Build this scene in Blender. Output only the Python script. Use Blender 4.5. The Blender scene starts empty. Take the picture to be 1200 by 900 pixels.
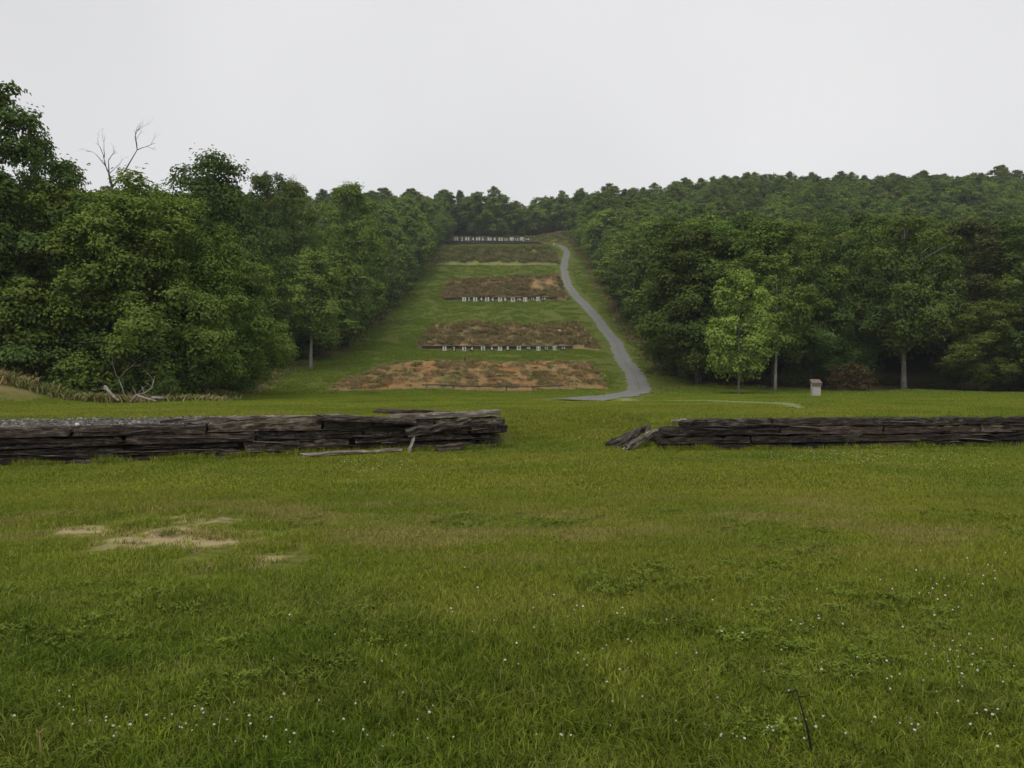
import bpy, math, random
import numpy as np
from mathutils import Vector, Matrix, Euler

SC = bpy.context.scene
COL = SC.collection
R = math.radians
F = 940.0            # focal length of the photograph in its own pixels (1200 wide)
EYE = 1.6
HZ = 435.0           # row of the level horizon

# ------------------------------------------------------------------ camera
cam_d = bpy.data.cameras.new("camera")
cam_d.sensor_width = 36.0
cam_d.lens = F / 1200 * 36.0
cam_d.clip_start = 0.05
cam_d.clip_end = 3000
cam = bpy.data.objects.new("camera", cam_d)
COL.objects.link(cam)
cam.location = (0, 0, EYE)
cam.rotation_euler = (R(90) - math.atan((450 - HZ) / F), 0, 0)
SC.camera = cam

# ------------------------------------------------------------------ light
SUN_EL, SUN_AZ = R(58), R(205)      # azimuth clockwise from +Y: behind the camera, a little left
w = bpy.data.worlds.new("World")
SC.world = w
w.use_nodes = True
nt = w.node_tree
nt.nodes.clear()
wo = nt.nodes.new("ShaderNodeOutputWorld")
bg = nt.nodes.new("ShaderNodeBackground")
sky = nt.nodes.new("ShaderNodeTexSky")
sky.sky_type = 'NISHITA'
sky.sun_disc = False
sky.sun_elevation = SUN_EL
sky.sun_rotation = SUN_AZ
sky.dust_density = 4.0
hs = nt.nodes.new("ShaderNodeHueSaturation")
hs.inputs['Saturation'].default_value = 0.12
mx = nt.nodes.new("ShaderNodeMix")
mx.data_type = 'RGBA'
mx.inputs['Factor'].default_value = 0.86      # unbroken cloud cover
# soft cloud structure, barely there
tc = nt.nodes.new("ShaderNodeTexCoord")
nz = nt.nodes.new("ShaderNodeTexNoise")
nz.inputs['Scale'].default_value = 1.2
nz.inputs['Detail'].default_value = 3
cr = nt.nodes.new("ShaderNodeValToRGB")
cr.color_ramp.elements[0].position = 0.25
cr.color_ramp.elements[0].color = (5.8, 5.82, 6.1, 1)
cr.color_ramp.elements[1].position = 0.7
cr.color_ramp.elements[1].color = (7.9, 7.88, 7.95, 1)
nt.links.new(tc.outputs['Generated'], nz.inputs['Vector'])
nt.links.new(nz.outputs['Fac'], cr.inputs['Fac'])
nt.links.new(sky.outputs['Color'], hs.inputs['Color'])
nt.links.new(hs.outputs['Color'], mx.inputs['A'])
nt.links.new(cr.outputs['Color'], mx.inputs['B'])
nt.links.new(mx.outputs['Result'], bg.inputs['Color'])
bg.inputs['Strength'].default_value = 0.1
nt.links.new(bg.outputs['Background'], wo.inputs['Surface'])

sun_d = bpy.data.lights.new("sun", 'SUN')
sun_d.energy = 1.3
sun_d.angle = R(42)
sun_d.color = (1.0, 0.97, 0.92)
sun = bpy.data.objects.new("sun", sun_d)
COL.objects.link(sun)
sd = Vector((math.sin(SUN_AZ) * math.cos(SUN_EL), math.cos(SUN_AZ) * math.cos(SUN_EL), math.sin(SUN_EL)))
sun.rotation_euler = sd.to_track_quat('Z', 'Y').to_euler()
sun.location = (0, -20, 60)

SC.view_settings.view_transform = 'Standard'
SC.view_settings.look = 'None'
SC.view_settings.exposure = 0.21
SC.view_settings.gamma = 1.0
SC.render.engine = 'CYCLES'
SC.cycles.max_bounces = 5
SC.cycles.diffuse_bounces = 3
SC.cycles.glossy_bounces = 2
SC.cycles.transmission_bounces = 2
SC.cycles.volume_bounces = 0
SC.cycles.use_denoising = True

HAZE_DENSITY = 0.00021

# ------------------------------------------------------------------ helpers
rng = np.random.default_rng(7)
random.seed(7)


def smooth(a, b, x):
    t = np.clip((np.asarray(x, float) - a) / (b - a), 0, 1)
    return t * t * (3 - 2 * t)


_perm = np.random.default_rng(3).random((256, 256))


def vnoise(x, y):
    """value noise in 0..1"""
    x = np.asarray(x, float); y = np.asarray(y, float)
    xi = np.floor(x).astype(int); yi = np.floor(y).astype(int)
    fx = x - xi; fy = y - yi
    fx = fx * fx * (3 - 2 * fx); fy = fy * fy * (3 - 2 * fy)
    g = lambda i, j: _perm[i % 256, j % 256]
    return (g(xi, yi) * (1 - fx) + g(xi + 1, yi) * fx) * (1 - fy) + (g(xi, yi + 1) * (1 - fx) + g(xi + 1, yi + 1) * fx) * fy


def fbm(x, y, n=3):
    s = 0; a = 0.5; t = 0
    for k in range(n):
        s = s + a * vnoise(x * 2 ** k + 17 * k, y * 2 ** k + 5 * k); t += a; a *= .5
    return s / t


def mesh_tris(name, v, f, mats=(), attr=None, smooth_shade=False, fm=None):
    v = np.asarray(v, np.float32); f = np.asarray(f, np.int32)
    n = f.shape[1]
    me = bpy.data.meshes.new(name)
    me.vertices.add(len(v)); me.vertices.foreach_set('co', v.ravel())
    me.loops.add(f.size); me.loops.foreach_set('vertex_index', f.ravel())
    me.polygons.add(len(f))
    me.polygons.foreach_set('loop_start', np.arange(len(f), dtype=np.int32) * n)
    me.polygons.foreach_set('loop_total', np.full(len(f), n, np.int32))
    if smooth_shade:
        me.polygons.foreach_set('use_smooth', np.ones(len(f), bool))
    if fm is not None:
        me.polygons.foreach_set('material_index', np.asarray(fm, np.int32))
    for k, a in (attr or {}).items():
        at = me.attributes.new(k, 'FLOAT', 'POINT')
        at.data.foreach_set('value', np.asarray(a, np.float32))
    me.update(calc_edges=True)
    me.validate()
    for m in mats:
        me.materials.append(m)
    return me


class MB:
    """collects solids into one mesh"""
    def __init__(s): s.v = []; s.f = []
    def add(s, v, f):
        o = len(s.v); s.v += [tuple(p) for p in v]; s.f += [tuple(i + o for i in q) for q in f]
    def box(s, x0, x1, y0, y1, z0, z1, M=None):
        v = [Vector(p) for p in ((x0,y0,z0),(x1,y0,z0),(x1,y1,z0),(x0,y1,z0),(x0,y0,z1),(x1,y0,z1),(x1,y1,z1),(x0,y1,z1))]
        if M: v = [M @ p for p in v]
        s.add(v, [(0,3,2,1),(4,5,6,7),(0,1,5,4),(1,2,6,5),(2,3,7,6),(3,0,4,7)])
    def tube(s, pts, rad, n=6):
        pts = [Vector(p) for p in pts]
        v = []; f = []
        for i, p in enumerate(pts):
            d = (pts[min(i + 1, len(pts) - 1)] - pts[max(i - 1, 0)]).normalized()
            a = d.cross(Vector((0.13, 0.97, 0.2)) if abs(d.y) < .9 else Vector((1, 0, 0))).normalized(); b = d.cross(a)
            for k in range(n):
                t = 2 * math.pi * k / n
                v.append(p + (a * math.cos(t) + b * math.sin(t)) * rad[i])
        for i in range(len(pts) - 1):
            for k in range(n):
                f.append((i*n+k, i*n+(k+1) % n, (i+1)*n+(k+1) % n, (i+1)*n+k))
        f.append(tuple(range(n - 1, -1, -1))); f.append(tuple((len(pts)-1)*n + k for k in range(n)))
        s.add(v, f)
    def mesh(s, name, mat, sm=False):
        me = bpy.data.meshes.new(name)
        me.from_pydata(s.v, [], s.f); me.update()
        me.materials.append(mat)
        if sm:
            me.polygons.foreach_set('use_smooth', np.ones(len(me.polygons), bool))
        return me


def obj(name, me, parent=None, loc=(0, 0, 0), rot=(0, 0, 0), scale=(1, 1, 1)):
    o = bpy.data.objects.new(name, me); COL.objects.link(o)
    o.parent = parent; o.location = loc; o.rotation_euler = rot; o.scale = scale
    return o


def tag(o, label=None, cat=None, group=None, kind=None):
    if label: o['label'] = label
    if cat: o['category'] = cat
    if group: o['group'] = group
    if kind: o['kind'] = kind
    return o


def empty(name, loc, rz=0):
    o = obj(name, None, None, loc, (0, 0, rz)); o.empty_display_size = .3
    return o


# ------------------------------------------------------------------ node helpers
class NT:
    def __init__(s, name):
        s.m = bpy.data.materials.new(name); s.m.use_nodes = True
        s.t = s.m.node_tree; s.t.nodes.clear()
        s.out = s.n("ShaderNodeOutputMaterial")
    def n(s, typ, **kw):
        x = s.t.nodes.new(typ)
        for k, v in kw.items(): setattr(x, k, v)
        return x
    def l(s, a, b): s.t.links.new(a, b)
    def set(s, sock, v):
        if hasattr(v, 'is_output'): s.l(v, sock)
        else: sock.default_value = v
    def math(s, op, a, b=None, c=None, clamp=False):
        x = s.n("ShaderNodeMath", operation=op); x.use_clamp = clamp
        s.set(x.inputs[0], a)
        if b is not None: s.set(x.inputs[1], b)
        if c is not None: s.set(x.inputs[2], c)
        return x.outputs[0]
    def mix(s, f, a, b, blend='MIX'):
        x = s.n("ShaderNodeMix", data_type='RGBA', blend_type=blend)
        s.set(x.inputs['Factor'], f)
        for k, v in (('A', a), ('B', b)):
            if isinstance(v, tuple): v = (*v, 1)[:4]
            s.set(x.inputs[k], v)
        return x.outputs['Result']
    def noise(s, vec, scale, detail=3, rough=.55):
        x = s.n("ShaderNodeTexNoise"); x.inputs['Scale'].default_value = scale
        x.inputs['Detail'].default_value = detail; x.inputs['Roughness'].default_value = rough
        if vec is not None: s.l(vec, x.inputs['Vector'])
        return x.outputs['Fac']
    def ss(s, x, a, b):
        m = s.n("ShaderNodeMapRange", interpolation_type='SMOOTHSTEP')
        s.set(m.inputs['Value'], x); m.inputs['From Min'].default_value = a; m.inputs['From Max'].default_value = b
        return m.outputs['Result']
    def mapping(s, vec, scale, loc=(0, 0, 0)):
        x = s.n("ShaderNodeMapping"); s.l(vec, x.inputs['Vector'])
        x.inputs['Scale'].default_value = scale; x.inputs['Location'].default_value = loc
        return x.outputs['Vector']
    def attr(s, name):
        x = s.n("ShaderNodeAttribute", attribute_name=name); return x.outputs['Fac']
    def bump(s, h, strength, dist):
        x = s.n("ShaderNodeBump"); x.inputs['Strength'].default_value = strength; x.inputs['Distance'].default_value = dist
        s.l(h, x.inputs['Height']); return x.outputs['Normal']
    def principled(s, col, rough=.8, spec=.2, normal=None):
        p = s.n("ShaderNodeBsdfPrincipled")
        s.set(p.inputs['Base Color'], (*col, 1) if isinstance(col, tuple) else col)
        s.set(p.inputs['Roughness'], rough); p.inputs['Specular IOR Level'].default_value = spec
        if normal is not None: s.l(normal, p.inputs['Normal'])
        s.l(p.outputs[0], s.out.inputs['Surface'])
        return p
    def pos(s): return s.n("ShaderNodeNewGeometry").outputs['Position']
    def objco(s): return s.n("ShaderNodeTexCoord").outputs['Object']
    def rand(s): return s.n("ShaderNodeObjectInfo").outputs['Random']


def P3(px, py, Y):
    return ((px - 600) / F * Y, Y, EYE + (HZ - py) / F * Y)


def lawn(px, py):
    """a point of the level lawn seen at this pixel of the photograph"""
    Y = EYE * F / (py - HZ)
    return (px - 600) / F * Y, Y


# worn, bare places in the near lawn: centre x, y, half sizes
BARE = []
for px0, px1, py, dy in ((100, 262, 635, .36), (160, 266, 608, .28), (58, 142, 621, .24), (255, 316, 629, .24), (256, 330, 655, .26), (170, 240, 622, .2)):
    x0, Y = lawn(px0, py); x1, _ = lawn(px1, py)
    BARE.append(((x0 + x1) / 2, Y, (x1 - x0) / 2, dy))


def grass_nodes(N, pos):
    """colour of the turf by place (shared by the ground sheet and the blades)"""
    flat = N.mapping(pos, (1, 1, 0))
    a = N.noise(flat, .33, 4); b = N.noise(N.mapping(pos, (.06, .13, 0)), 1.0, 3)
    c = N.noise(N.mapping(pos, (.8, 1.5, 0), (9, 4, 0)), .8, 4, .6)
    col = N.mix(N.ss(a, .32, .68), (.120, .192, .016), (.222, .266, .028))
    col = N.mix(N.ss(b, .35, .65), col, N.mix(.5, col, (.27, .265, .03)))
    sp0 = N.n("ShaderNodeSeparateXYZ"); N.l(pos, sp0.inputs[0])
    col = N.mix(N.math('MULTIPLY', N.ss(sp0.outputs['Y'], 30, 95), .75), col, N.mix(b, (.110, .188, .020), (.160, .228, .027)))
    # dry, trodden zones: an irregular band across the lawn and lesser flecks
    sep = N.n("ShaderNodeSeparateXYZ"); N.l(pos, sep.inputs[0])
    y = N.math('ADD', sep.outputs['Y'], N.math('MULTIPLY', N.math('SUBTRACT', N.noise(flat, .25, 2), .5), 4.0))
    band = N.math('MULTIPLY', N.ss(y, 6.3, 8.0), N.math('SUBTRACT', 1.0, N.ss(y, 8.8, 10.8)))
    dry = N.math('MULTIPLY', N.ss(c, .42, .66), N.math('ADD', N.math('MULTIPLY', band, .8), .2))
    col = N.mix(N.math('MULTIPLY', dry, .75), col, (.33, .275, .095))
    return col


def bare_nodes(N, pos):
    flat = N.mapping(pos, (1, 1, 0))
    nn = N.math('MULTIPLY', N.math('SUBTRACT', N.noise(flat, 2.2, 4, .65), .5), 2.4)
    res = None
    for cx, cy, rx, ry in BARE:
        ln = N.n("ShaderNodeVectorMath", operation='LENGTH')
        N.l(N.mapping(pos, (1 / rx, 1 / ry, 0), (-cx / rx, -cy / ry, 0)), ln.inputs[0])
        v = N.math('SUBTRACT', 1.0, N.ss(N.math('ADD', ln.outputs['Value'], nn), .6, 1.25))
        res = v if res is None else N.math('MAXIMUM', res, v)
    return res


# ------------------------------------------------------------------ materials
def mat_ground():
    N = NT("ground"); p = N.pos(); flat = N.mapping(p, (1, 1, 0))
    col = grass_nodes(N, p)
    fine = N.noise(flat, 9, 4, .7); mid = N.noise(flat, 1.7, 4, .6)
    col = N.mix(N.math('MULTIPLY', N.ss(fine, .35, .65), .75), col, (.10, .085, .03))
    col = N.mix(N.math('MULTIPLY', N.ss(mid, .5, .75), .35), col, (.07, .10, .016))
    col = N.mix(1.0, col, (.74, .72, .74), 'MULTIPLY')      # thatch, with the shade between the blades multiplied into its colour
    col = N.mix(bare_nodes(N, p), col, N.mix(fine, (.27, .21, .10), (.42, .345, .19)))
    litter = N.mix(N.noise(flat, 3, 4, .7), (.035, .03, .014), (.09, .07, .035))
    col = N.mix(N.attr("wood"), col, litter)
    rough = N.mix(N.ss(N.noise(flat, .8, 4, .7), .38, .62), (.11, .135, .028), (.25, .20, .08))
    col = N.mix(N.attr("verge"), col, rough)
    N.principled(col, .95, .1, N.bump(N.noise(flat, 5, 5, .75), .7, .12))
    return N.m


def mat_blade(name, mul, dry=.18, lo=.55, hi=1.5):
    N = NT(name); p = N.pos()
    col = grass_nodes(N, p)
    t = N.attr("tint")
    col = N.mix(1.0, col, N.mix(t, tuple(lo * k for k in mul), tuple(hi * k for k in mul)), 'MULTIPLY')
    col = N.mix(N.math('MULTIPLY', N.ss(t, .86, .93), dry * 4), col, (.26, .21, .09))
    d = N.principled(col, .7, .06)
    tr = N.n("ShaderNodeBsdfTranslucent"); N.l(col, tr.inputs['Color'])
    ms = N.n("ShaderNodeMixShader"); ms.inputs[0].default_value = .25
    N.l(d.outputs[0], ms.inputs[1]); N.l(tr.outputs[0], ms.inputs[2]); N.l(ms.outputs[0], N.out.inputs['Surface'])
    return N.m


def mat_tinted(name, c0, c1, rough=.8, spec=.15):
    N = NT(name)
    r = N.attr("tint"); o = N.rand()
    col = N.mix(r, c0, c1)
    col = N.mix(1.0, col, N.mix(o, (.85, .85, .85), (1.15, 1.15, 1.15)), 'MULTIPLY')
    N.principled(col, rough, spec)
    return N.m


def mat_leaf(name, ca, cb, cc, spread=1.0):
    """ca..cb by tree, cc for the lightest young leaves"""
    N = NT(name)
    o = N.rand(); t = N.attr("tint")
    k = N.n("ShaderNodeTexWhiteNoise", noise_dimensions='1D'); N.l(N.math('ADD', o, 3.7), k.inputs['W'])
    col = N.mix(o, ca, cb)
    val = N.mix(k.outputs['Value'], (1 - .42 * spread,) * 3, (1 + .5 * spread,) * 3)
    col = N.mix(1.0, col, val, 'MULTIPLY')
    col = N.mix(N.math('MULTIPLY', N.ss(t, .35, 1.0), .55), col, cc)
    col = N.mix(1.0, col, N.mix(N.noise(N.objco(), .35, 2), (.75, .78, .8), (1.25, 1.2, 1.1)), 'MULTIPLY')
    d = N.principled(col, .65, .12)
    tr = N.n("ShaderNodeBsdfTranslucent"); N.l(N.mix(1.0, col, (1.1, 1.2, .6), 'MULTIPLY'), tr.inputs['Color'])
    ms = N.n("ShaderNodeMixShader"); ms.inputs[0].default_value = .24
    N.l(d.outputs[0], ms.inputs[1]); N.l(tr.outputs[0], ms.inputs[2]); N.l(ms.outputs[0], N.out.inputs['Surface'])
    return N.m


def mat_bark(name, a, b):
    N = NT(name); c = N.mapping(N.objco(), (3, 3, .5))
    n = N.noise(c, 2.5, 4, .7)
    N.principled(N.mix(N.ss(n, .3, .7), a, b), .9, .1, N.bump(n, .8, .05))
    return N.m


def mat_timber(name, dark, brown, grey, greyness=.5):
    N = NT(name); oc = N.objco(); r = N.rand()
    off = N.n("ShaderNodeVectorMath", operation='SCALE'); N.l(N.math('MULTIPLY', r, 50), off.inputs['Scale']); off.inputs[0].default_value = (1, .7, .3)
    ad = N.n("ShaderNodeVectorMath", operation='ADD'); N.l(oc, ad.inputs[0]); N.l(off.outputs[0], ad.inputs[1])
    v = ad.outputs[0]
    grain = N.noise(N.mapping(v, (2.2, 15, 15)), 1.6, 6, .82)
    patch = N.noise(N.mapping(v, (2.4, 6, 6)), 1.7, 5, .75)
    base = N.mix(N.ss(r, .2, .9), dark, brown)
    col = N.mix(N.ss(grain, .42, .62), base, N.mix(.4, base, grey))
    g = N.math('MULTIPLY', N.ss(patch, .52, .62), N.ss(grain, .4, .56))
    col = N.mix(N.math('MULTIPLY', g, greyness), col, grey)
    kk = N.n('ShaderNodeTexWhiteNoise', noise_dimensions='1D'); N.l(N.math('ADD', r, 1.3), kk.inputs['W'])
    col = N.mix(1.0, col, N.mix(kk.outputs['Value'], (.5, .5, .5), (1.7, 1.65, 1.55)), 'MULTIPLY')
    h = N.math('ADD', grain, N.math('MULTIPLY', patch, 1.2))
    N.principled(col, .88, .2, N.bump(h, 1.0, .03))
    return N.m


def mat_stone(name, a, b):
    N = NT(name)
    N.principled(N.mix(N.attr("tint"), a, b), .85, .2, N.bump(N.noise(N.pos(), 30, 3), .4, .01))
    return N.m


def mat_road():
    N = NT("road_gravel"); p = N.mapping(N.pos(), (1, 1, 0))
    n = N.noise(p, 6, 5, .8); m = N.noise(p, .5, 4, .6)
    col = N.mix(N.ss(n, .3, .7), (.085, .085, .084), (.26, .26, .258))
    col = N.mix(N.math('MULTIPLY', N.ss(m, .42, .62), .65), col, N.mix(N.noise(p, 1.6, 4, .8), (.10, .09, .075), (.26, .24, .21)))
    # grass creeping in along the crown and the edges
    e = N.attr("edge")
    w = N.math('ADD', e, N.math('MULTIPLY', N.math('SUBTRACT', N.noise(p, .9, 5, .75), .5), 1.1))
    col = N.mix(N.ss(w, .80, .98), col, (.12, .17, .032))
    c = N.math('SUBTRACT', 1.0, N.ss(N.math('ADD', e, N.math('MULTIPLY', N.noise(p, .9, 4, .7), .5)), .2, .42))
    col = N.mix(N.math('MULTIPLY', c, .6), col, (.12, .135, .05))
    N.principled(col, .95, .1, N.bump(n, .6, .05))
    return N.m


def mat_berm(name, clay, straw, green, gmix):
    N = NT(name); p = N.pos()
    a = N.noise(N.mapping(p, (.25, .4, .8)), 1.0, 4, .65); b = N.noise(p, 1.2, 5, .75); c = N.noise(p, .35, 4, .6)
    col = N.mix(N.ss(a, .44, .62), straw, clay)
    col = N.mix(N.math('MULTIPLY', N.ss(b, .35, .7), .6), col, tuple(.45 * k for k in straw))
    col = N.mix(N.math('MULTIPLY', N.ss(c, .5 - gmix * .25, .75 - gmix * .25), .8), col, green)
    N.principled(col, .95, .1, N.bump(b, 1.0, .25))
    return N.m


def mat_flat(name, col, rough=.6, spec=.3, var=.12, sc=4):
    N = NT(name); n = N.noise(N.objco(), sc, 5, .7)
    N.principled(N.mix(n, tuple(k * (1 - var) for k in col), tuple(min(1, k * (1 + var)) for k in col)), rough, spec)
    return N.m


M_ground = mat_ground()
M_blade = mat_blade("lawn_blade", (1.0, 1.0, 1.0))
M_blade_rank_vignette = mat_blade("rank_grass_blade_vignette", (.50, .56, .5), .1)  # longer grass; vignette towards the frame's lower edge painted into the blade colour
M_blade_far = mat_blade("hillside_grass_blade", (1.0, 1.02, .95), .05, .85, 1.2)
M_clover = mat_tinted("clover_leaf", (.080, .118, .014), (.135, .175, .024), .75, .05)
M_flower = mat_flat("clover_blossom", (.62, .60, .52), .8, .1, .1, 60)
M_stem = mat_flat("clover_stem", (.09, .14, .03))
M_leaf = mat_leaf("woodland_leaf", (.098, .154, .028), (.150, .198, .034), (.21, .26, .052))
M_leaf_dark = mat_leaf("dark_leaf", (.068, .112, .027), (.088, .135, .032), (.135, .185, .045), .6)
M_leaf_light = mat_leaf("light_leaf", (.150, .210, .040), (.160, .220, .042), (.24, .30, .064), .3)
M_leaf_mid = mat_leaf("midgreen_leaf", (.105, .145, .03), (.105, .145, .03), (.15, .19, .045), .2)
M_leaf_bright = mat_leaf("bright_leaf", (.215, .295, .058), (.215, .295, .058), (.33, .40, .105), .1)
M_leaf_rust = mat_leaf("rusty_leaf", (.10, .075, .03), (.10, .075, .03), (.16, .105, .04), .2)
M_bark = mat_bark("bark", (.045, .038, .028), (.13, .115, .095))
M_bark_pale = mat_bark("pale_bark", (.13, .12, .10), (.33, .31, .27))
M_dead = mat_bark("bleached_wood", (.15, .135, .11), (.34, .31, .27))
M_snag = mat_bark("grey_dead_wood", (.05, .045, .04), (.14, .13, .12))
M_timber = mat_timber("old_creosote_timber", (.012, .009, .007), (.036, .025, .018), (.22, .19, .165), .6)
M_timber_dark = mat_timber("dark_creosote_timber", (.009, .007, .006), (.030, .019, .014), (.15, .13, .11), .45)
M_timber_grey = mat_timber("weathered_grey_timber", (.07, .06, .05), (.12, .10, .08), (.34, .31, .27), .85)
M_gravel = mat_stone("gravel_stone", (.045, .04, .035), (.24, .22, .20))
M_road = mat_road()
M_white = mat_flat("white_painted_board", (.60, .60, .56), .6, .3, .08)
M_black = mat_flat("black_paint", (.02, .02, .021), .6, .3)
M_post = mat_flat("grey_wooden_post", (.14, .12, .10), .85, .1)
M_box = mat_flat("beige_painted_plywood", (.37, .35, .305), .75, .2, .1, 3)
M_lid = mat_flat("rust_brown_shingle", (.17, .14, .115), .9, .1, .35, 9)
M_weed = mat_tinted("dry_weed", (.19, .145, .06), (.44, .335, .165))
M_weed_green = mat_tinted("green_weed", (.10, .135, .03), (.24, .245, .075))
M_stalk = mat_flat("dark_dry_stalk", (.018, .015, .012), .9, .1)

# ------------------------------------------------------------------ the lie of the land
_ctl = np.array([(-200, 0), (15, 0), (50, -.1), (72, -.45), (85, -.5), (100, 1.7), (115, 3.3), (130, 5.0), (150, 8.4),
                 (193, 18.6), (220, 25.8), (250, 34.6), (285, 44), (310, 50), (320, 52), (326, 53.2), (335, 57.5),
                 (360, 60), (420, 64), (520, 66), (620, 58), (900, 35)])
_yy = np.arange(-200, 900, .5)
_pp = np.interp(_yy, _ctl[:, 0], _ctl[:, 1])
_k = np.hanning(13); _k /= _k.sum()
_pp = np.concatenate([_pp[:6], np.convolve(_pp, _k, 'valid'), _pp[-6:]])


def wall_line(X):
    return np.where(X < -.1, 16.7 + .393 * (np.maximum(X, -30) + .1), np.where(X > 3.0, 16.0 + .121 * (X - 3.0), 16.7 - .22 * (X + .1)))


def xl(Y): return np.interp(Y, [36, 40, 44, 52, 70, 88, 110, 340, 400], [-60, -33, -21, -20.5, -24.5, -28.5, -29, -28.5, -28.5])
def xr(Y): return np.interp(Y, [60, 72, 80, 84, 87, 90, 98, 112, 140, 200, 330], [150, 85, 54, 40, 26, 20.5, 21, 23.5, 25.5, 27, 28])
def in_wood(X, Y): return (X < xl(Y)) | (X > xr(Y)) | (Y > 338 + 3 * np.sin(X * .13))


def terr(X, Y):
    X = np.asarray(X, float); Y = np.asarray(Y, float)
    h = np.interp(Y, _yy, _pp)
    d = Y - wall_line(X) - .1
    gap = smooth(-.5, .1, X) * (1 - smooth(2.9, 3.5, X))
    up = (1 - gap) * smooth(.12, .5, d) + gap * smooth(-.8, 5.5, d)
    h = h + .55 * up * (1 - smooth(6, 32, d))
    h = h + 9 * smooth(35, 110, X) * smooth(200, 345, Y) * (1 - .5 * smooth(380, 520, Y))
    h = h + 2.5 * smooth(6, 26, X) * smooth(318, 332, Y) * (1 - smooth(60, 120, X))
    h = h + 1.35 * np.exp(-(((X + 26.6) / 3.0) ** 2 + ((Y - 40.0) / 2.2) ** 2))
    far = smooth(20, 60, Y)
    h = h + (fbm(X * .12, Y * .12) - .5) * (.10 + .35 * far) * smooth(4, 9, np.hypot(X, Y)) * (1 - np.exp(-(d / 4) ** 2))
    h = h + (fbm(X * .9 + 40, Y * .9) - .5) * .05 * np.where(Y < 40, 1, 1.5)
    return h


def normal_rot(X, Y):
    e = .4
    gx = (terr(X + e, Y) - terr(X - e, Y)) / (2 * e); gy = (terr(X, Y + e) - terr(X, Y - e)) / (2 * e)
    return np.arctan(gy), -np.arctan(gx)


def axis(fine0, fine1, step, lo, hi, g):
    a = list(np.arange(fine0, fine1 + 1e-6, step))
    s = step; x = a[-1]
    while x < hi: s = min(s * g, 9); x += s; a.append(x)
    s = step; x = a[0]; b = []
    while x > lo: s = min(s * g, 12); x -= s; b.append(x)
    return np.array(b[::-1] + a)


gx = axis(-16, 16, .4, -560, 560, 1.05)
gy = axis(1, 26, .25, -120, 700, 1.018)
GX, GY = np.meshgrid(gx, gy)
GZ = terr(GX, GY)
nx, ny = len(gx), len(gy)
idx = np.arange(nx * ny).reshape(ny, nx)
quads = np.stack([idx[:-1, :-1], idx[:-1, 1:], idx[1:, 1:], idx[1:, :-1]], -1).reshape(-1, 4)
fx, fy = GX.ravel(), GY.ravel()
jit = (fbm(fx * .3, fy * .3) - .5) * 3
dw = np.maximum(np.maximum(xl(fy) - fx, fx - xr(fy)), np.where(fy > 320, fy - 338, -99))
wood = smooth(-.8, 1.5, dw + jit)
verge = smooth(-3.6, -.6, dw + jit * 1.2) * (1 - wood) * np.where(fx > 0, .8 * smooth(92, 125, fy), .4)
verge = np.maximum(verge, smooth(322, 326, fy) * (1 - wood) * .8)
verge = np.maximum(verge, .9 * np.exp(-(((fx + 26.6) / 3.4) ** 2 + ((fy - 40.0) / 2.6) ** 2) ** 2))
wood = np.maximum(wood, .95 * np.exp(-(((fx + 26.6) / 3.2) ** 2 + ((fy - 40.0) / 2.4) ** 2) ** 2))
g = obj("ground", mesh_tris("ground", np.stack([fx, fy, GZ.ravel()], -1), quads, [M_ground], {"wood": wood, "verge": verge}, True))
tag(g, "mown grass lawn rising into a long green hillside clearing", None, None, "structure")

# ------------------------------------------------------------------ gravel road
road_px = [(652, 318, 290), (655, 311, 288), (660, 302, 290), (664, 282, 296), (662, 262, 305), (661, 243, 316), (664, 222, 328),
           (671, 205, 340), (687, 184, 360), (703, 163, 377), (719, 143, 395), (726, 127, 410), (731, 113, 425), (741, 99, 441),
           (748, 90, 452), (748, 82, 458), (737, 70, 462), (715, 58, 465), (693, 51, 467), (676, 47, 469)]
ctrl = np.array([((px - 600) / F * Y, Y) for px, Y, _ in road_px])


def catmull(P, n):
    out = []
    for i in range(len(P) - 1):
        p0, p1, p2, p3 = P[max(i-1, 0)], P[i], P[i+1], P[min(i+2, len(P)-1)]
        for t in np.linspace(0, 1, n, endpoint=False):
            out.append(.5 * (2*p1 + (p2-p0)*t + (2*p0-5*p1+4*p2-p3)*t*t + (3*p1-p0-3*p2+p3)*t**3))
    out.append(P[-1]); return np.array(out)


def ribbon(name, C, W, mat, lift, nseg=9, kind="structure", label=None):
    T = np.gradient(C, axis=0); T /= np.linalg.norm(T, axis=1)[:, None]
    Nn = np.stack([T[:, 1], -T[:, 0]], -1)
    u = np.linspace(-1, 1, nseg)
    wv = (W * (1 + .12 * (fbm(np.arange(len(C)) * .35, np.zeros(len(C))) - .5)))[:, None, None]
    ci = np.arange(len(C))[:, None]
    u = u[None, :] * (1 + (np.abs(u)[None, :] > .7) * (fbm(ci * .45 + (u[None, :] > 0) * 91, ci * 0.0, 3) - .5) * .5)
    Q = C[:, None, :] + Nn[:, None, :] * u[:, :, None] * wv / 2
    lift = lift * np.clip(wv[:, :, 0] / .9, 0, 1) - .05 * (wv[:, :, 0] < .55) if lift < .065 else lift + 0 * wv[:, :, 0]
    Z = terr(Q[..., 0], Q[..., 1]) + lift - np.where(lift > .065, .5 * lift, 2 * lift) * (np.abs(u) > .8)
    v = np.concatenate([Q, Z[..., None]], -1).reshape(-1, 3)
    ii = np.arange(len(v)).reshape(len(C), nseg)
    f = np.stack([ii[:-1, :-1], ii[1:, :-1], ii[1:, 1:], ii[:-1, 1:]], -1).reshape(-1, 4)[:, ::-1]
    e = np.broadcast_to(np.abs(np.linspace(-1, 1, nseg))[None, :], (len(C), nseg)).ravel()
    o = obj(name, mesh_tris(name, v, f, [mat], {"edge": e}, True)); tag(o, label, None, None, kind)
    return o


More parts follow.
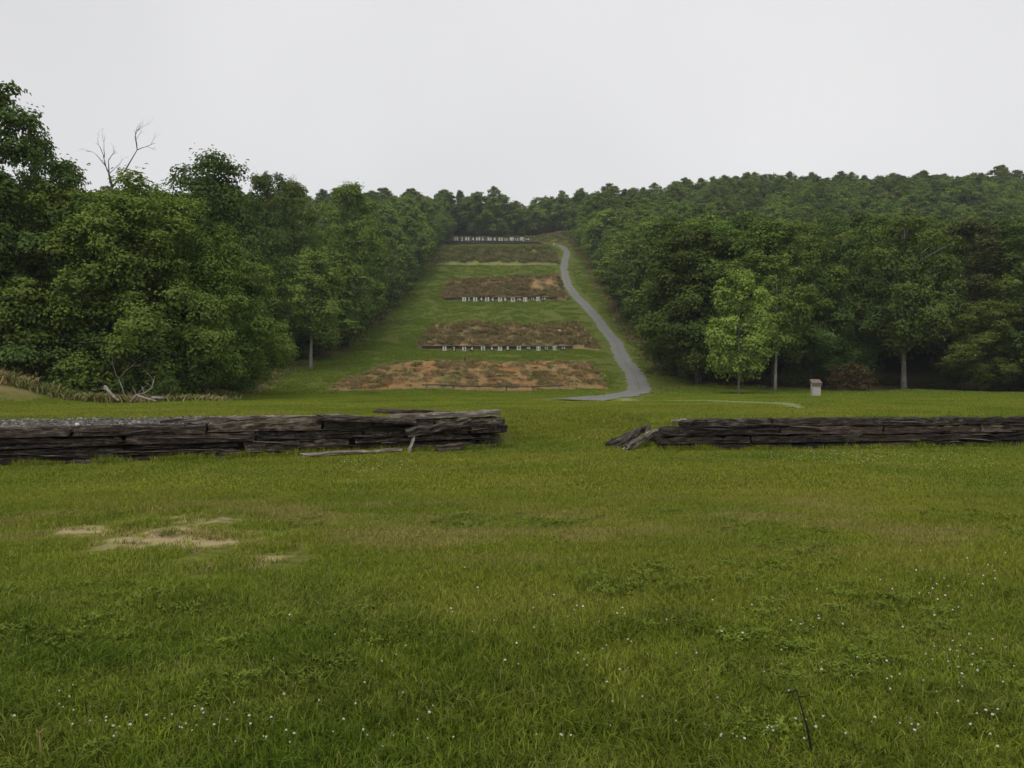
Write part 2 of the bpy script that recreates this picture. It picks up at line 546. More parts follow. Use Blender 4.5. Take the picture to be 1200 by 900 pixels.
RC = catmull(ctrl, 24)
ribbon("gravel_road", RC, np.interp(np.arange(len(RC)), [0, 120, 330, 366, len(RC) - 1], [2.4, 2.4, 2.5, 3.0, 3.2]), M_road, .07,
       label="grey gravel road winding up the right side of the hill")


def road_dist(X, Y):
    D = np.full(np.shape(X), 1e9)
    for p in RC[::5]: D = np.minimum(D, np.hypot(X - p[0], Y - p[1]))
    return D


def track_dist(X, Y):
    D = np.full(np.shape(X), 1e9)
    for p in TC[::2]: D = np.minimum(D, np.hypot(X - p[0], Y - p[1]))
    return D


N = NT("worn_track"); p_ = N.mapping(N.pos(), (1, 1, 0))
tr_col = N.mix(N.ss(N.noise(p_, 5, 4, .7), .35, .7), (.13, .135, .05), (.27, .255, .19))
tr_col = N.mix(N.ss(N.math('ADD', N.attr("edge"), N.math('MULTIPLY', N.noise(p_, .8, 4, .7), .9)), .6, 1.0), tr_col, N.mix(.5, grass_nodes(N, N.pos()), (.06, .085, .015)))
N.principled(tr_col, .95, .1)
TC = catmull(np.array([(7.6, 53), (6.6, 47), (6.4, 41), (7.0, 34), (7.9, 29), (8.4, 25.5), (8.3, 23)]), 10)
ribbon("faint_track", TC, np.interp(np.arange(len(TC)), [0, 8, 35, 52, 60], [.4, 1.9, 1.6, 1.1, .3]), N.m, .06, label="faint worn track crossing the lawn below the road")

# ------------------------------------------------------------------ berms
M_berm = [mat_berm("red_clay_berm", (.36, .175, .070), (.29, .20, .09), (.115, .135, .04), .2),
          mat_berm("brown_earth_berm", (.36, .215, .11), (.33, .245, .125), (.13, .14, .048), .25),
          mat_berm("brown_clay_berm", (.42, .215, .10), (.34, .25, .125), (.13, .14, .045), .3),
          mat_berm("overgrown_berm", (.32, .25, .13), (.33, .29, .14), (.22, .245, .07), .85)]
# x0, x1, y0, depth, height, left taper, right taper, tiers
BERMS = [(-20.0, 10.6, 85, 10, 2.3, 9, 2.5, 0, 0), (-15.6, 14.6, 130, 10, 3.7, 3, 4.5, 1, 0), (-17.4, 13.2, 193, 11, 4.6, 3.0, 2.5, 0, .012),
         (-24, 14.6, 250, 12, 4.6, 4, 3, 1, 0)]


def berm_bump(i, X, Y):
    x0, x1, y0, dep, H, lt, rt, tier, tilt = BERMS[i]
    v = (Y - y0) / dep
    n = fbm(X * .45 + 31 * i, Y * .45, 3) - .5; n2 = fbm(X * 1.6 + 31 * i, Y * 1.6, 2) - .5
    if tier:
        pr = np.interp(v, [0, .02, .17, .28, .46, .58, 1], [0, .1, .44, .50, .94, 1, 0])
    else:
        pr = np.interp(v, [0, .03, .42, .58, 1], [0, .10, .95, 1, 0])
    end = smooth(0, lt, X - x0) ** .8 * smooth(0, rt, x1 - X) ** .8
    top = H * (1 + tilt * (X - (x0 + x1) / 2))
    return pr * end * (top + n * .75) + (n2 * .45) * np.minimum(1, pr * 4) * end


def berm_z(i, X, Y): return terr(X, Y) + berm_bump(i, X, Y)


def timber_mesh(name, L, W, H, mat, seed, seg=8, rough=.018, chip=.5):
    """weathered squared baulk along +x, base at z=0, centred in y"""
    r = np.random.default_rng(seed)
    ring = [(-1, 0.0), (-1, .45), (-1, .9), (-.78, 1), (0, 1.02), (.78, 1), (1, .86), (1, .45), (1, 0.0), (0, 0)]
    n = len(ring); v = []
    for i in range(seg + 1):
        x = L * i / seg
        ex = (1 if i in (0, seg) else 0)
        sag = r.normal(0, rough * .5)
        for k, (a, b) in enumerate(ring):
            ch = r.random() ** 3 * chip * .06 if b > .85 else 0
            v.append((x + (r.normal(0, .02) if ex else r.normal(0, L / seg * .15)), a * W / 2 + r.normal(0, rough) * (b > 0) * .8,
                      b * H - ch + (sag + r.normal(0, rough * .7)) * (b > 0)))
    f = []
    for i in range(seg):
        for k in range(n):
            f.append((i*n+k, (i+1)*n+k, (i+1)*n+(k+1) % n, i*n+(k+1) % n))
    f.append(tuple(range(n))); f.append(tuple(seg*n+k for k in range(n - 1, -1, -1)))
    me = bpy.data.meshes.new(name); me.from_pydata(v, [], f); me.update(); me.materials.append(mat)
    return me


EDGE_ME = timber_mesh("edging_timber", 3.0, .3, .3, M_timber_dark, 5, 3)
berm_text = ["lowest and reddest earth berm with pale rail along its foot", "second earth berm up the slope behind a row of small number boards",
             "third brown earth berm with an orange bare patch near its right end", "uppermost grassy brown earth berm just below the sign row"]
for i, (x0, x1, y0, dep, H, lt, rt, tier, tilt) in enumerate(BERMS):
    bx = np.linspace(x0 - .3, x1 + .3, 110); by = np.linspace(y0 - .25, y0 + dep + .3, 34)
    BX, BY = np.meshgrid(bx, by)
    BZ = berm_z(i, BX, BY)
    rim = (BX < x0 + .1) | (BX > x1 - .1) | (BY < y0 - .05) | (BY > y0 + dep)
    BZ = np.where(rim, BZ - .35, BZ + .03)
    ii = np.arange(BX.size).reshape(BX.shape)
    q = np.stack([ii[:-1, :-1], ii[:-1, 1:], ii[1:, 1:], ii[1:, :-1]], -1).reshape(-1, 4)
    cx, cy = (x0 + x1) / 2, y0; cz = float(terr(cx, cy))
    root = empty("earth_berm", (cx, cy, cz)); tag(root, berm_text[i], "berm", "earth berms stepping up the hill")
    obj("earth_bank", mesh_tris("earth_bank", np.stack([BX.ravel() - cx, BY.ravel() - cy, BZ.ravel() - cz], -1), q, [M_berm[i]], None, True), root)
    if i in (1, 2):                                   # timber edging along the foot
        xa, xb = (x0 + 1.0, x1 - 2.2) if i == 1 else (x0 + .8, x1 - 2.0)
        for k in range(int((xb - xa) / 3.05)):
            X0 = xa + k * 3.05; z0 = float(terr(X0, y0 - .35)); z1 = float(terr(X0 + 3, y0 - .35))
            o = obj("edging_timber", EDGE_ME, root, (X0 - cx, .05, z0 - cz + (.30 if i == 1 else .5)), (0, -math.atan2(z1 - z0, 3), 0), (1, 1.1, 1.15))
    if i == 0:                                        # pale rail
        mb = MB()
        pts = [(X, y0 - .5, float(terr(X, y0 - .5)) + .5) for X in np.linspace(-9.5, 5.5, 9)]
        mb.tube([(p[0] - cx, p[1] - cy, p[2] - cz) for p in pts], [.07] * 9, 6)
        obj("rail", mb.mesh("rail", M_timber_grey), root)
        for X in np.linspace(-9, 5, 6):
            mb = MB(); z = float(terr(X, y0 - .4)) - cz
            mb.tube([(X - cx, -.42, z - .1), (X - cx, -.42, z + .48)], [.06, .055], 6)
            obj("rail_post", mb.mesh("rail_post", M_timber_grey), root)

# ------------------------------------------------------------------ number boards
_txt = {}


def number_mesh(s, size, mat):
    k = (s, size, mat.name)
    if k not in _txt:
        cu = bpy.data.curves.new("digit", 'FONT'); cu.body = s; cu.size = size; cu.align_x = 'CENTER'; cu.align_y = 'CENTER'
        cu.extrude = .012; cu.resolution_u = 3; cu.offset = size * .02
        o = bpy.data.objects.new("number", cu); COL.objects.link(o)
        me = bpy.data.meshes.new_from_object(o.evaluated_get(bpy.context.evaluated_depsgraph_get()))
        bpy.data.objects.remove(o); bpy.data.curves.remove(cu)
        me.materials.clear(); me.materials.append(mat); me.name = "digit"
        _txt[k] = me
    return _txt[k]


def board_mesh(w_, h_, mat):
    mb = MB(); mb.box(-w_/2, w_/2, -.02, .02, 0, h_); return mb.mesh("panel", mat)


def post_mesh(h_):
    mb = MB(); mb.box(-.05, .05, .022, .11, -.3, h_); return mb.mesh("post", M_post)


WORDS = 'one two three four five six seven eight nine ten eleven twelve thirteen fourteen'.split()


def board_row(pxs, Y, size, lift, where, grp, zfun, tall=1.1):
    size *= .98
    bw = board_mesh(size, size * tall, M_white); bb = board_mesh(size * .92, size * tall * .95, M_black); pm = post_mesh(size * tall * .9 + lift)
    for i, px in enumerate(pxs):
        X = (px - 600) / F * Y; odd = i % 2 == 0
        root = empty("number_board", (X, Y, zfun(X, Y)), R(rng.normal(0, 2)))
        tag(root, ("white" if odd else "black") + " number board showing " + WORDS[i] + " in " + where, "sign", grp)
        obj("panel", bw if odd else bb, root, (0, 0, lift))
        obj("post", pm, root)
        s = str(i + 1)
        for q, ch in enumerate(s):
            obj("digit", number_mesh(ch, size * (1.25 if len(s) == 1 else .95), M_black if odd else M_white), root,
                ((q - (len(s) - 1) / 2) * size * .5, -.034, lift + size * tall * .5), (R(90), 0, 0))


tz = lambda X, Y: float(terr(X, Y))
board_row([521, 532, 544, 553, 566, 576.5, 586, 595, 608, 619, 631, 640, 650, 660], 127.2, .62, .12, "the lowest row, below the second berm",
          "number boards below the second berm", tz)
board_row([544, 549.5, 557, 564, 571, 577.5, 586, 592, 601, 608, 615.5, 624, 630.5, 637], 190.6, .92, .1, "the middle row, below the third berm",
          "number boards below the third berm", tz)
board_row([534.7, 541.6, 547.7, 554.4, 560.4, 566, 573.7, 579.7, 586.7, 592.5, 599.7, 605.5, 611.6, 617.8], 322.0, 1.5, 1.15,
          "the topmost row, under the ridge trees", "number boards on the topmost row", tz)

# low timber wall under the top row
root = empty("timber_wall", (-9, 319.5, tz(-9, 319.5))); tag(root, "long dark timber wall under the topmost row of number boards", "wall")
FAR_ME = timber_mesh("timber", 4.0, .4, .42, M_timber_dark, 8, 3)
for k in range(10):
    for c in range(4 if k < 8 else 3):
        X0 = -29.5 + k * 4.06 + (c % 2) * 1.3
        zz = tz(X0, 319.5)
        obj("timber", FAR_ME, root, (X0 + 9, 0, zz - root.location.z - .15 + .42 * c), (0, -math.atan2(tz(X0 + 4, 319.5) - zz, 4), 0))

# small white markers on the berms and by the road
mk = MB(); mk.box(-.2, .2, -.03, .03, 0, .42); mk.box(-.03, .03, .031, .07, -.4, .3)
MARK = mk.mesh("marker_plate", M_white)
for (px, Y, i, txt) in ((574.5, 133.2, 1, "left of a pair of tiny white markers on the second berm"), (582, 133.2, 1, "right of a pair of tiny white markers on the second berm"),
                        (655.5, 133.4, 1, "lone tiny white marker near the right end of the second berm"),
                        (577, 130.8, 1, "tiny white marker low on the second berm near its foot"),
                        (556, 252.6, 3, "tiny white marker on the uppermost overgrown berm")):
    X = (px - 600) / F * Y
    tag(obj("marker_plate", MARK, None, (X, Y, float(berm_z(i, X, Y)) + .05)), txt, "marker")
for (px, Y, txt) in ((663, 194, "small white marker beside the road at the third berm"), (649, 316, "small white marker at the top end of the road")):
    X = (px - 600) / F * Y
    tag(obj("marker_plate", MARK, None, (X, Y, tz(X, Y) + .1), (0, 0, 0), (1.2, 1, 1.4)), txt, "marker")

# ------------------------------------------------------------------ timber walls
T_MESH = [timber_mesh("timber", 2.5, .24, .160, M_timber, 20 + k, 12, .006, 1.2) for k in range(6)]
T_DARK = [timber_mesh("timber", 2.5, .24, .146, M_timber_dark, 40 + k, 12, .006, 1.2) for k in range(6)]
LW0, LW1 = Vector((-12.4, 11.865, 0)), Vector((-.1, 16.7, 0))
RW0, RW1 = Vector((3.0, 16.0, 0)), Vector((15.5, 17.51, 0))

T_HALF = [timber_mesh("timber", 2.5, .24, .076, M_timber, 80 + k, 14, .009, 1.3) for k in range(4)]
lw = empty("timber_wall", LW0, math.atan2(LW1.y - LW0.y, LW1.x - LW0.x))
tag(lw, "long collapsing timber retaining wall on the left with loose gravel behind", "wall", "timber retaining walls")
Lt = (LW1 - LW0).length
rr = random.Random(11)


def splinters(root, L_, n, z1):
    for k in range(n):
        s = rr.uniform(.1, L_ - .6); ln = rr.uniform(.25, .9); z = rr.uniform(.06, z1); h_ = rr.uniform(.012, .035)
        r_ = .0; mb = MB(); m = 5; v = []
        for i in range(m + 1):
            x = ln * i / m; q = h_ * (1 - abs(i / m - .45) * 1.5) * rr.uniform(.7, 1.2) + .003; zz_ = rr.uniform(-.008, .008)
            v += [(x, .03, zz_ - q * .5), (x, rr.uniform(-.028, -.008), zz_), (x, .03, zz_ + q * .5)]
        f = [(3*i+a, 3*i+3+a, 3*i+4+a, 3*i+1+a) for i in range(m) for a in (0, 1)] + [(0, 1, 2), (3*m+2, 3*m+1, 3*m)]
        mb.add(v, f)
        o = obj("splinter", mb.mesh("splinter", rr.choice([M_timber, M_timber_grey, M_timber, M_timber_dark])), root, (s, rr.uniform(-.03, .02), z), (0, R(rr.gauss(0, 3)), R(rr.gauss(0, 2))))


for c in range(4):
    s = -rr.uniform(0, 1.6); z = -.07 + .186 * c
    end = Lt + (.12 if c == 0 else rr.uniform(-.05, .05))
    while s < end - .25:
        ln = min(rr.uniform(1.9, 2.6), end - s)
        wreck = max(0, (s + ln / 2 - 8.6) / 3.5)
        zz = z
        if c == 3: zz += rr.uniform(-.03, .015)
        if rr.random() < .1:                       # a baulk split along its length into two slabs
            for q in (0, 1):
                obj('timber', rr.choice(T_HALF), lw, (s + rr.uniform(0, .1), .12 + rr.uniform(-.07, .04), zz + q * .086),
                    (R(rr.uniform(-4, 4)), R(rr.uniform(-1.2, 1.2)), R(rr.uniform(-.8, .8))), ((ln - .03 - rr.uniform(0, .25)) / 2.5, 1, 1.05))
        else:
            o = obj("timber", rr.choice(T_MESH), lw, (s, .12 + rr.uniform(-.055, .05) + wreck * rr.uniform(-.06, .04), zz + rr.uniform(-.008, .01)),
                    (R(rr.uniform(-3, 3)) * (1 + 2 * wreck), R(rr.uniform(-.3, .3)) * (1 + 4 * wreck), R(rr.uniform(-.6, .6)) * (1 + 3 * wreck)),
                    ((ln - .03) / 2.5, rr.uniform(.92, 1.08), 1.07))
        s += ln + .012
# a second, inner skin keeps the wall closed where the face has slumped
for c in range(4):
    s = -.5
    while s < Lt - .8:
        ln = min(2.5, Lt - .15 - s)
        obj("timber", rr.choice(T_DARK), lw, (s, .34, -.07 + .182 * c), (0, 0, 0), (ln / 2.5, .9, 1.1)); s += ln + .02

splinters(lw, Lt, 110, .6)
rw = empty("timber_wall", RW0, math.atan2(RW1.y - RW0.y, RW1.x - RW0.x))
tag(rw, "straight dark timber retaining wall on the right of the gap", "wall", "timber retaining walls")
Rt = (RW1 - RW0).length
for c in range(4):
    s = (0, -.03, .0, .42)[c]; first = True
    while s < Rt - .2:
        ln = rr.uniform(2.0, 2.7) if not first else (2.75, 1.9, 2.5, 1.9)[c]
        first = False
        ln = min(ln, Rt - s)
        o = obj("timber", rr.choice(T_DARK if rr.random() < .75 else T_MESH), rw, (s, .12 + rr.uniform(-.025, .025) + (.02 if c == 3 else 0), -.02 + .168 * c + rr.uniform(-.006, .006)),
                (R(rr.uniform(-3, 3)), R(rr.uniform(-.4, .4)), R(rr.uniform(-.4, .4))), ((ln - .03) / 2.5, rr.uniform(.92, 1.05), 1.06))
        s += ln + .012
for c in range(3):
    s = .12
    while s < Rt - .8:
        obj("timber", rr.choice(T_DARK), rw, (s, .34, -.01 + .168 * c), (0, 0, 0), (1, .9, 1)); s += 2.52
splinters(rw, Rt, 90, .58)
# return timber closing the end of the right wall
obj("timber", T_DARK[1], rw, (.10, .26, .0), (0, 0, R(90)), (.38, .9, 1)); obj("timber", T_MESH[2], rw, (.10, .26, .158), (0, 0, R(90)), (.38, .9, 1))


def lay(name, a, b, wd, ht, mat, seed, label, cat, group=None, roll=0, seg=7):
    a = Vector(a); b = Vector(b)
    if group == GR or a.x > 3: a.y -= .5; b.y -= .5
    elif a.z > .4: a.z += .055; b.z += .055
    d = b - a
    me = timber_mesh(name, d.length, wd, ht, mat, seed, seg, .014, 1.2)
    o = obj(name, me, None, a); q = d.to_track_quat('X', 'Z')
    o.rotation_mode = 'QUATERNION'; o.rotation_quaternion = q @ Euler((roll, 0, 0)).to_quaternion()
    return tag(o, label, cat, group)


def on_left(s, back, z):
    d = (LW1 - LW0).normalized(); n = Vector((-d.y, d.x, 0))
    p = LW0 + d * s + n * back; return (p.x, p.y, z)


GL = "loose timbers on the left wall"; GR = "timbers collapsed beside the right wall"
lay("loose_timber", on_left(10.55, .50, .70), on_left(12.35, .42, .60), .22, .10, M_timber_dark, 61, "dark timber tilted up on top of the left wall's broken end", "timber", GL)
lay("loose_timber", on_left(10.75, .05, .58), on_left(13.1, .16, .635), .2, .11, M_timber_grey, 62, "grey weathered timber capping the right end of the left wall", "timber", GL)
lay("loose_timber", on_left(9.3, -.02, .62), on_left(11.2, -.1, .50), .22, .11, M_timber, 63, "slipped timber sloping down across the broken face of the left wall", "timber", GL)
lay("loose_timber", on_left(11.05, -.16, .33), on_left(12.35, -.13, .53), .16, .14, M_timber, 64, "splintered timber rising to the right on the left wall's face", "timber", GL, .3)
lay("loose_timber", on_left(8.2, .28, .615), on_left(10.1, .22, .60), .22, .09, M_timber_grey, 65, "thin grey timber lying flat along the top of the left wall", "timber", GL)
lay("loose_timber", on_left(6.6, .30, .60), on_left(8.4, .22, .625), .22, .08, M_timber_grey, 66, "pale worn timber on the left wall top beside the gravel", "timber", GL)
lay("fallen_plank", on_left(9.0, -.42, .03), on_left(10.9, -.28, .06), .13, .05, M_timber_grey, 67, "pale grey plank lying in the grass at the left wall's foot", "plank")
lay("fallen_plank", on_left(11.0, -.5, .0), on_left(11.18, -.15, .34), .05, .03, M_dead, 68, "short pale splinter leaning upright on the left wall's foot", "plank", None, 0, 3)
lay("loose_timber", on_left(11.6, -.34, .02), on_left(12.15, -.28, .06), .18, .12, M_timber, 69, "short broken timber stub in the grass below the left wall's end", "timber", GL, 0, 4)
lay("loose_timber", (1.98, 17.05, .03), (2.88, 17.95, .30), .12, .11, M_timber_grey, 71, "leftmost timber of the heap sprawled beside the right wall", "timber", GR, .2)
lay("loose_timber", (2.10, 16.95, .02), (2.74, 17.7, .27), .08, .06, M_timber, 72, "thin dark timber in the middle of the sprawled heap", "timber", GR, .1)
lay("loose_timber", (2.22, 16.8, .02), (2.98, 17.7, .24), .07, .06, M_timber_grey, 76, "thin pale pole lying between the sprawled heap's two thick timbers", "timber", GR, .3)
lay("loose_timber", (2.30, 16.45, .03), (3.12, 17.35, .33), .12, .10, M_timber_grey, 73, "longest grey timber of the heap touching the right wall's end", "timber", GR, -.1)
lay("loose_timber", (2.80, 17.2, .22), (2.98, 17.9, .40), .08, .07, M_timber_grey, 74, "short pale broken end poking up behind the sprawled heap", "timber", GR, 0, 4)
lay("loose_timber", (3.22, 16.62, .585), (3.52, 16.64, .59), .14, .05, M_timber_grey, 75, "pale split block on the left end of the right wall", "timber", None, 0, 4)


# loose stones
def stone_mesh(seed, mat, flat=.7):
    r = np.random.default_rng(seed)
    t = (1 + 5 ** .5) / 2
    v = np.array([(-1,t,0),(1,t,0),(-1,-t,0),(1,-t,0),(0,-1,t),(0,1,t),(0,-1,-t),(0,1,-t),(t,0,-1),(t,0,1),(-t,0,-1),(-t,0,1)]) / 1.9
    v = v * r.uniform(.65, 1.25, (12, 1)) * np.array([1, .8, flat])
    f = [(0,11,5),(0,5,1),(0,1,7),(0,7,10),(0,10,11),(1,5,9),(5,11,4),(11,10,2),(10,7,6),(7,1,8),(3,9,4),(3,4,2),(3,2,6),(3,6,8),(3,8,9),(4,9,5),(2,4,11),(6,2,10),(8,6,7),(9,8,1)]
    return v, np.array(f)


V = []; FF = []; TT = []
S_ = [stone_mesh(k, None) for k in range(8)]


def put_stone(x, y, z, r_, tint, k):
    v, f = S_[k % 8]; a = rng.uniform(0, 6.28); c, s_ = math.cos(a), math.sin(a)
    w_ = np.stack([v[:, 0]*c - v[:, 1]*s_, v[:, 0]*s_ + v[:, 1]*c, v[:, 2]], -1) * r_ + (x, y, z)
    FF.append(f + sum(len(q) for q in V)) if False else FF.append((f, len(V) * 12)); V.append(w_); TT.append(np.full(12, tint))


for k in range(5200):
    s = rng.uniform(0, 9.2); b = .12 + rng.random() ** 1.3 * 4.2
    if rng.random() < smooth(5.0, 9.2, s) * .9: continue
    p = on_left(s, b, 0)
    r_ = rng.uniform(.02, .05) * (1.6 if rng.random() < .12 else 1)
    z = terr(p[0], p[1]) if b > .55 else .53
    put_stone(p[0], p[1], float(z) + .012 + rng.uniform(0, .02), r_, min(1, rng.random() ** 1.6 * 1.05), k)
gv = np.concatenate(V); gf = np.concatenate([f + o for f, o in FF])
tag(obj("gravel", mesh_tris("gravel", gv, gf, [M_gravel], {"tint": np.concatenate(TT)})), "loose grey gravel heaped behind the left timber wall", "gravel", None, "stuff")
# gravel bed under the stones
su = np.linspace(0, 8.6, 50); bu = np.linspace(.2, 4.3, 18)
bv = []
for s in su:
    for b in bu:
        p = on_left(s, b, 0); e = min(1, (4.3 - b) / .5, (8.6 - s) / .8)
        zt = float(terr(p[0], p[1])) if b > .6 else .54
        bv.append((p[0], p[1], zt + .02 * e - .05 * (1 - e) + .02 * rng.random() * e))
ii = np.arange(len(bv)).reshape(50, 18)
bq = np.stack([ii[:-1, :-1], ii[1:, :-1], ii[1:, 1:], ii[:-1, 1:]], -1).reshape(-1, 4)
N = NT("gravel_bed"); q_ = N.noise(N.pos(), 14, 5, .8)
N.principled(N.mix(N.ss(q_, .3, .7), (.045, .04, .034), (.13, .12, .105)), .95, .1, N.bump(q_, .8, .03))
tag(obj("gravel_bed", mesh_tris("gravel_bed", bv, bq, [N.m], None, True)), "grey gravel bed on the terrace behind the left wall", None, None, "structure")

sv, sf = stone_mesh(3, None)
ST_ME = mesh_tris("stone", sv, sf, [mat_flat("pale_stone", (.55, .50, .42), .8, .2, .2, 8)])
for (px, py, Y, r_, z, txt) in ((90, 494, 14.9, .075, .60, "small white block standing on the gravel of the left wall"), (483, 524, 16.2, .07, .03, "pale stone in the grass near the left wall's right end"),
                                (508, 527, 16.0, .06, .02, "tan stone at the foot of the left wall's broken end"), (733, 528, 16.2, .08, .02, "pale stone below the sprawled timber heap")):
    X = (px - 600) / F * Y
    tag(obj("stone", ST_ME, None, (X, Y, z), (0, 0, px), (r_, r_, r_ * 1.1)), txt, "stone")
V = None

# ------------------------------------------------------------------ box stand
bxX, bxY = (956 - 600) / F * 51, 51.0
root = empty("box_stand", (bxX, bxY, tz(bxX, bxY)), R(-6)); root.scale = (.74, .8, 1.0); tag(root, "pale beige box stand with a rusty sloping lid on the right lawn", "stand")
mb = MB(); w2, d2 = .34, .3
mb.add([(-w2,-d2,-.05),(w2,-d2,-.05),(w2,d2,-.05),(-w2,d2,-.05),(-w2,-d2,.86),(w2,-d2,.86),(w2,d2,1.02),(-w2,d2,1.02)],
       [(0,3,2,1),(4,5,6,7),(0,1,5,4),(1,2,6,5),(2,3,7,6),(3,0,4,7)])
obj("cabinet", mb.mesh("cabinet", M_box), root)
mb = MB(); mb.box(-.38, .38, -.012, .012, -.012, .85, Matrix.Translation((0, -.305, 0)) @ Matrix.Diagonal((.86, 1, .96, 1)))
obj("front_panel", mb.mesh("front_panel", M_box), root)
mb = MB(); Ml = Matrix.Translation((0, -.02, .965)) @ Euler((R(15), 0, 0)).to_matrix().to_4x4()
mb.box(-.42, .42, -.42, .38, 0, .035, Ml)
lid = obj("lid", mb.mesh("lid", M_lid), root)
for r0 in range(4):
    mb = MB()
    for k in range(5):
        x0 = -.42 + k * .168 + rng.uniform(-.004, .004)
        mb.box(x0 + .004, x0 + .16, -.425 + r0 * .2, -.425 + r0 * .2 + .215, .036 + .008 * (r0 % 2), .052 + rng.uniform(0, .012) + .01 * (r0 % 2), Ml)
    obj("shingle_course", mb.mesh("shingle_course", M_lid), lid)
mb = MB(); mb.box(-.40, .40, -.41, -.385, -.16, -.004, Ml); obj("lid_fascia", mb.mesh("lid_fascia", M_lid), lid)
mb = MB(); mb.box(-.385, .385, -.335, .335, -.06, .05); obj("plinth", mb.mesh("plinth", M_box), root)

# ------------------------------------------------------------------ trees
def kite_leaves(c, nrm, size, r, tint):
    """folded kite leaves at points c facing nrm"""
    n = len(c)
    a = r.normal(size=(n, 3)); a -= (a * nrm).sum(1)[:, None] * nrm; a /= np.linalg.norm(a, axis=1)[:, None] + 1e-9
    b = np.cross(nrm, a)
    s = size * r.uniform(.65, 1.35, n)[:, None]
    droop = nrm * s * .18
    v = np.stack([c - a * s * .5, c + b * s * .36 + droop, c + a * s * .55 - droop, c - b * s * .36 + droop], 1).reshape(-1, 3)
    i = np.arange(n)[:, None] * 4
    f = np.concatenate([i + (0, 1, 2), i + (0, 2, 3)], 1).reshape(-1, 3)
    return v, f, np.repeat(tint, 4)


def make_tree(seed, H, Rc, base, nclump, nleaf, lsize, top=.62, clump=1.0, lean=0.0, droop=.0, mat=None, bark=None, trunk_r=None, flat=.85, conical=0.0, nlimb=None):
    """returns trunk mesh, crown mesh. H height, Rc crown radius, base height of the lowest foliage"""
    r = np.random.default_rng(seed)
    tr = trunk_r or H * .0155
    # trunk
    nseg = 9; pts = []; rad = []
    bx_, by_ = r.normal(0, .012 * H, 2)
    for i in range(nseg + 1):
        t = i / nseg
        pts.append(Vector((lean * H * t * t + bx_ * math.sin(t * 3.1), by_ * math.sin(t * 2.6), -.4 + (H * .93 + .4) * t)))
        rad.append(tr * (1.0 - .93 * t ** .85) + (.35 * tr if i == 0 else 0) + .008)
    mb = MB(); mb.tube(pts, rad, 8)
    def axis_at(z):
        t = min(1, max(0, (z + .4) / (H * .93 + .4))); return Vector((lean * H * t * t + bx_ * math.sin(t * 3.1), by_ * math.sin(t * 2.6), z))
    # clump centres in an uneven envelope
    ph = r.uniform(0, 6.28, 6); am = r.uniform(.06, .2, 6)
    C = []; RC_ = []
    gold = 2.39996
    for k in range(nclump):
        u = (k + .5) / nclump
        z = base + (H - base - .17 * clump * Rc) * (u ** .9)
        t = u ** .9
        prof = (math.sin(math.pi * min(1, (t + .16) / 1.16) ** (1 / (top + .38))) ** .62) if t < 1 else 0
        prof = prof * (1 - conical * t) + .10
        a = k * gold + r.uniform(-.5, .5)
        wob = 1 + sum(am[j] * math.sin((j + 1) * a + ph[j] + t * 3) for j in range(3)) + am[4] * math.sin(t * 9 + ph[4])
        rho = Rc * prof * wob * (1 - .55 * r.random() ** 2.2) * (.35 if k % 4 == 3 else .92)
        ax = axis_at(z)
        C.append((ax.x + rho * math.cos(a), ax.y + rho * math.sin(a), z - droop * rho + r.normal(0, .018 * H)))
        RC_.append(clump * Rc * r.uniform(.25, .42) * (1.0 - .42 * t))
    C = np.array(C); RC_ = np.array(RC_)
    C[:, 2] = np.maximum(C[:, 2], base * .7)
    # limbs
    nl = nlimb or max(8, nclump // 5)
    for k in r.choice(nclump, min(nl, nclump), replace=False):
        e = Vector(C[k]); rh = math.hypot(e.x, e.y)
        z0 = max(base * .75, e.z - rh * r.uniform(.35, .8) - .4)
        z0 = min(z0, H * .85); s0 = axis_at(z0)
        m1 = s0.lerp(e, .4) + Vector((0, 0, .10 * rh)); m2 = s0.lerp(e, .75) + Vector((r.normal(0, .1), r.normal(0, .1), .08 * rh))
        q = tr * .42 * (1 - .5 * z0 / H) + .012
        mb.tube([s0, m1, m2, e], [q, q * .7, q * .45, q * .15 + .004], 5)
    trunk = mb.mesh("trunk", bark or M_bark, True)
    # leaves: shells of the clumps, denser on top
    wgt = RC_ ** 2; cnt = np.maximum(6, (nleaf * wgt / wgt.sum()).astype(int))
    k = np.repeat(np.arange(nclump), cnt); n = len(k)
    d = r.normal(size=(n, 3)); d /= np.linalg.norm(d, axis=1)[:, None]
    d[:, 2] = np.where((d[:, 2] < -.35) & (r.random(n) < .65), -d[:, 2] * .8, d[:, 2])
    lob = 1 + .28 * np.sin(d[:, 0] * 5 + k) * np.sin(d[:, 1] * 5 + k * 1.7) + .18 * np.sin(d[:, 2] * 7 + k * .6)
    rad_ = RC_[k] * (r.random(n) ** .32) * lob
    # a few stray sprays break the outline
    stray = r.random(n) < .10; rad_ = np.where(stray, rad_ * r.uniform(1.1, 1.6, n), rad_)
    c = C[k] + d * rad_[:, None] * np.array([1, 1, flat])
    c[:, 2] -= droop * .5 * rad_ * (np.hypot(d[:, 0], d[:, 1]) ** 2)
    out = C[k] - np.array([0, 0, base + (H - base) * .4]); out /= np.linalg.norm(out, axis=1)[:, None] + 1e-6
    nrm = d * .95 + np.array([0, 0, .6]) + out * .3 + r.normal(0, .27, (n, 3)); nrm /= np.linalg.norm(nrm, axis=1)[:, None]
    tint = np.clip(r.normal(.38, .22, n) + .12 * (r.random(nclump)[k] - .5) * 2, 0, 1)
    c[:, 2] = np.maximum(c[:, 2], .12)
    v, f, t = kite_leaves(c, nrm, lsize, r, tint)
    crown = mesh_tris("crown", v, f, [mat or M_leaf], {"tint": t})
    return trunk, crown


class Kind:
    def __init__(s, H, R_, **kw):
        s.H, s.R = H, R_; s.trunk, s.crown = make_tree(H=H, Rc=R_, **kw)


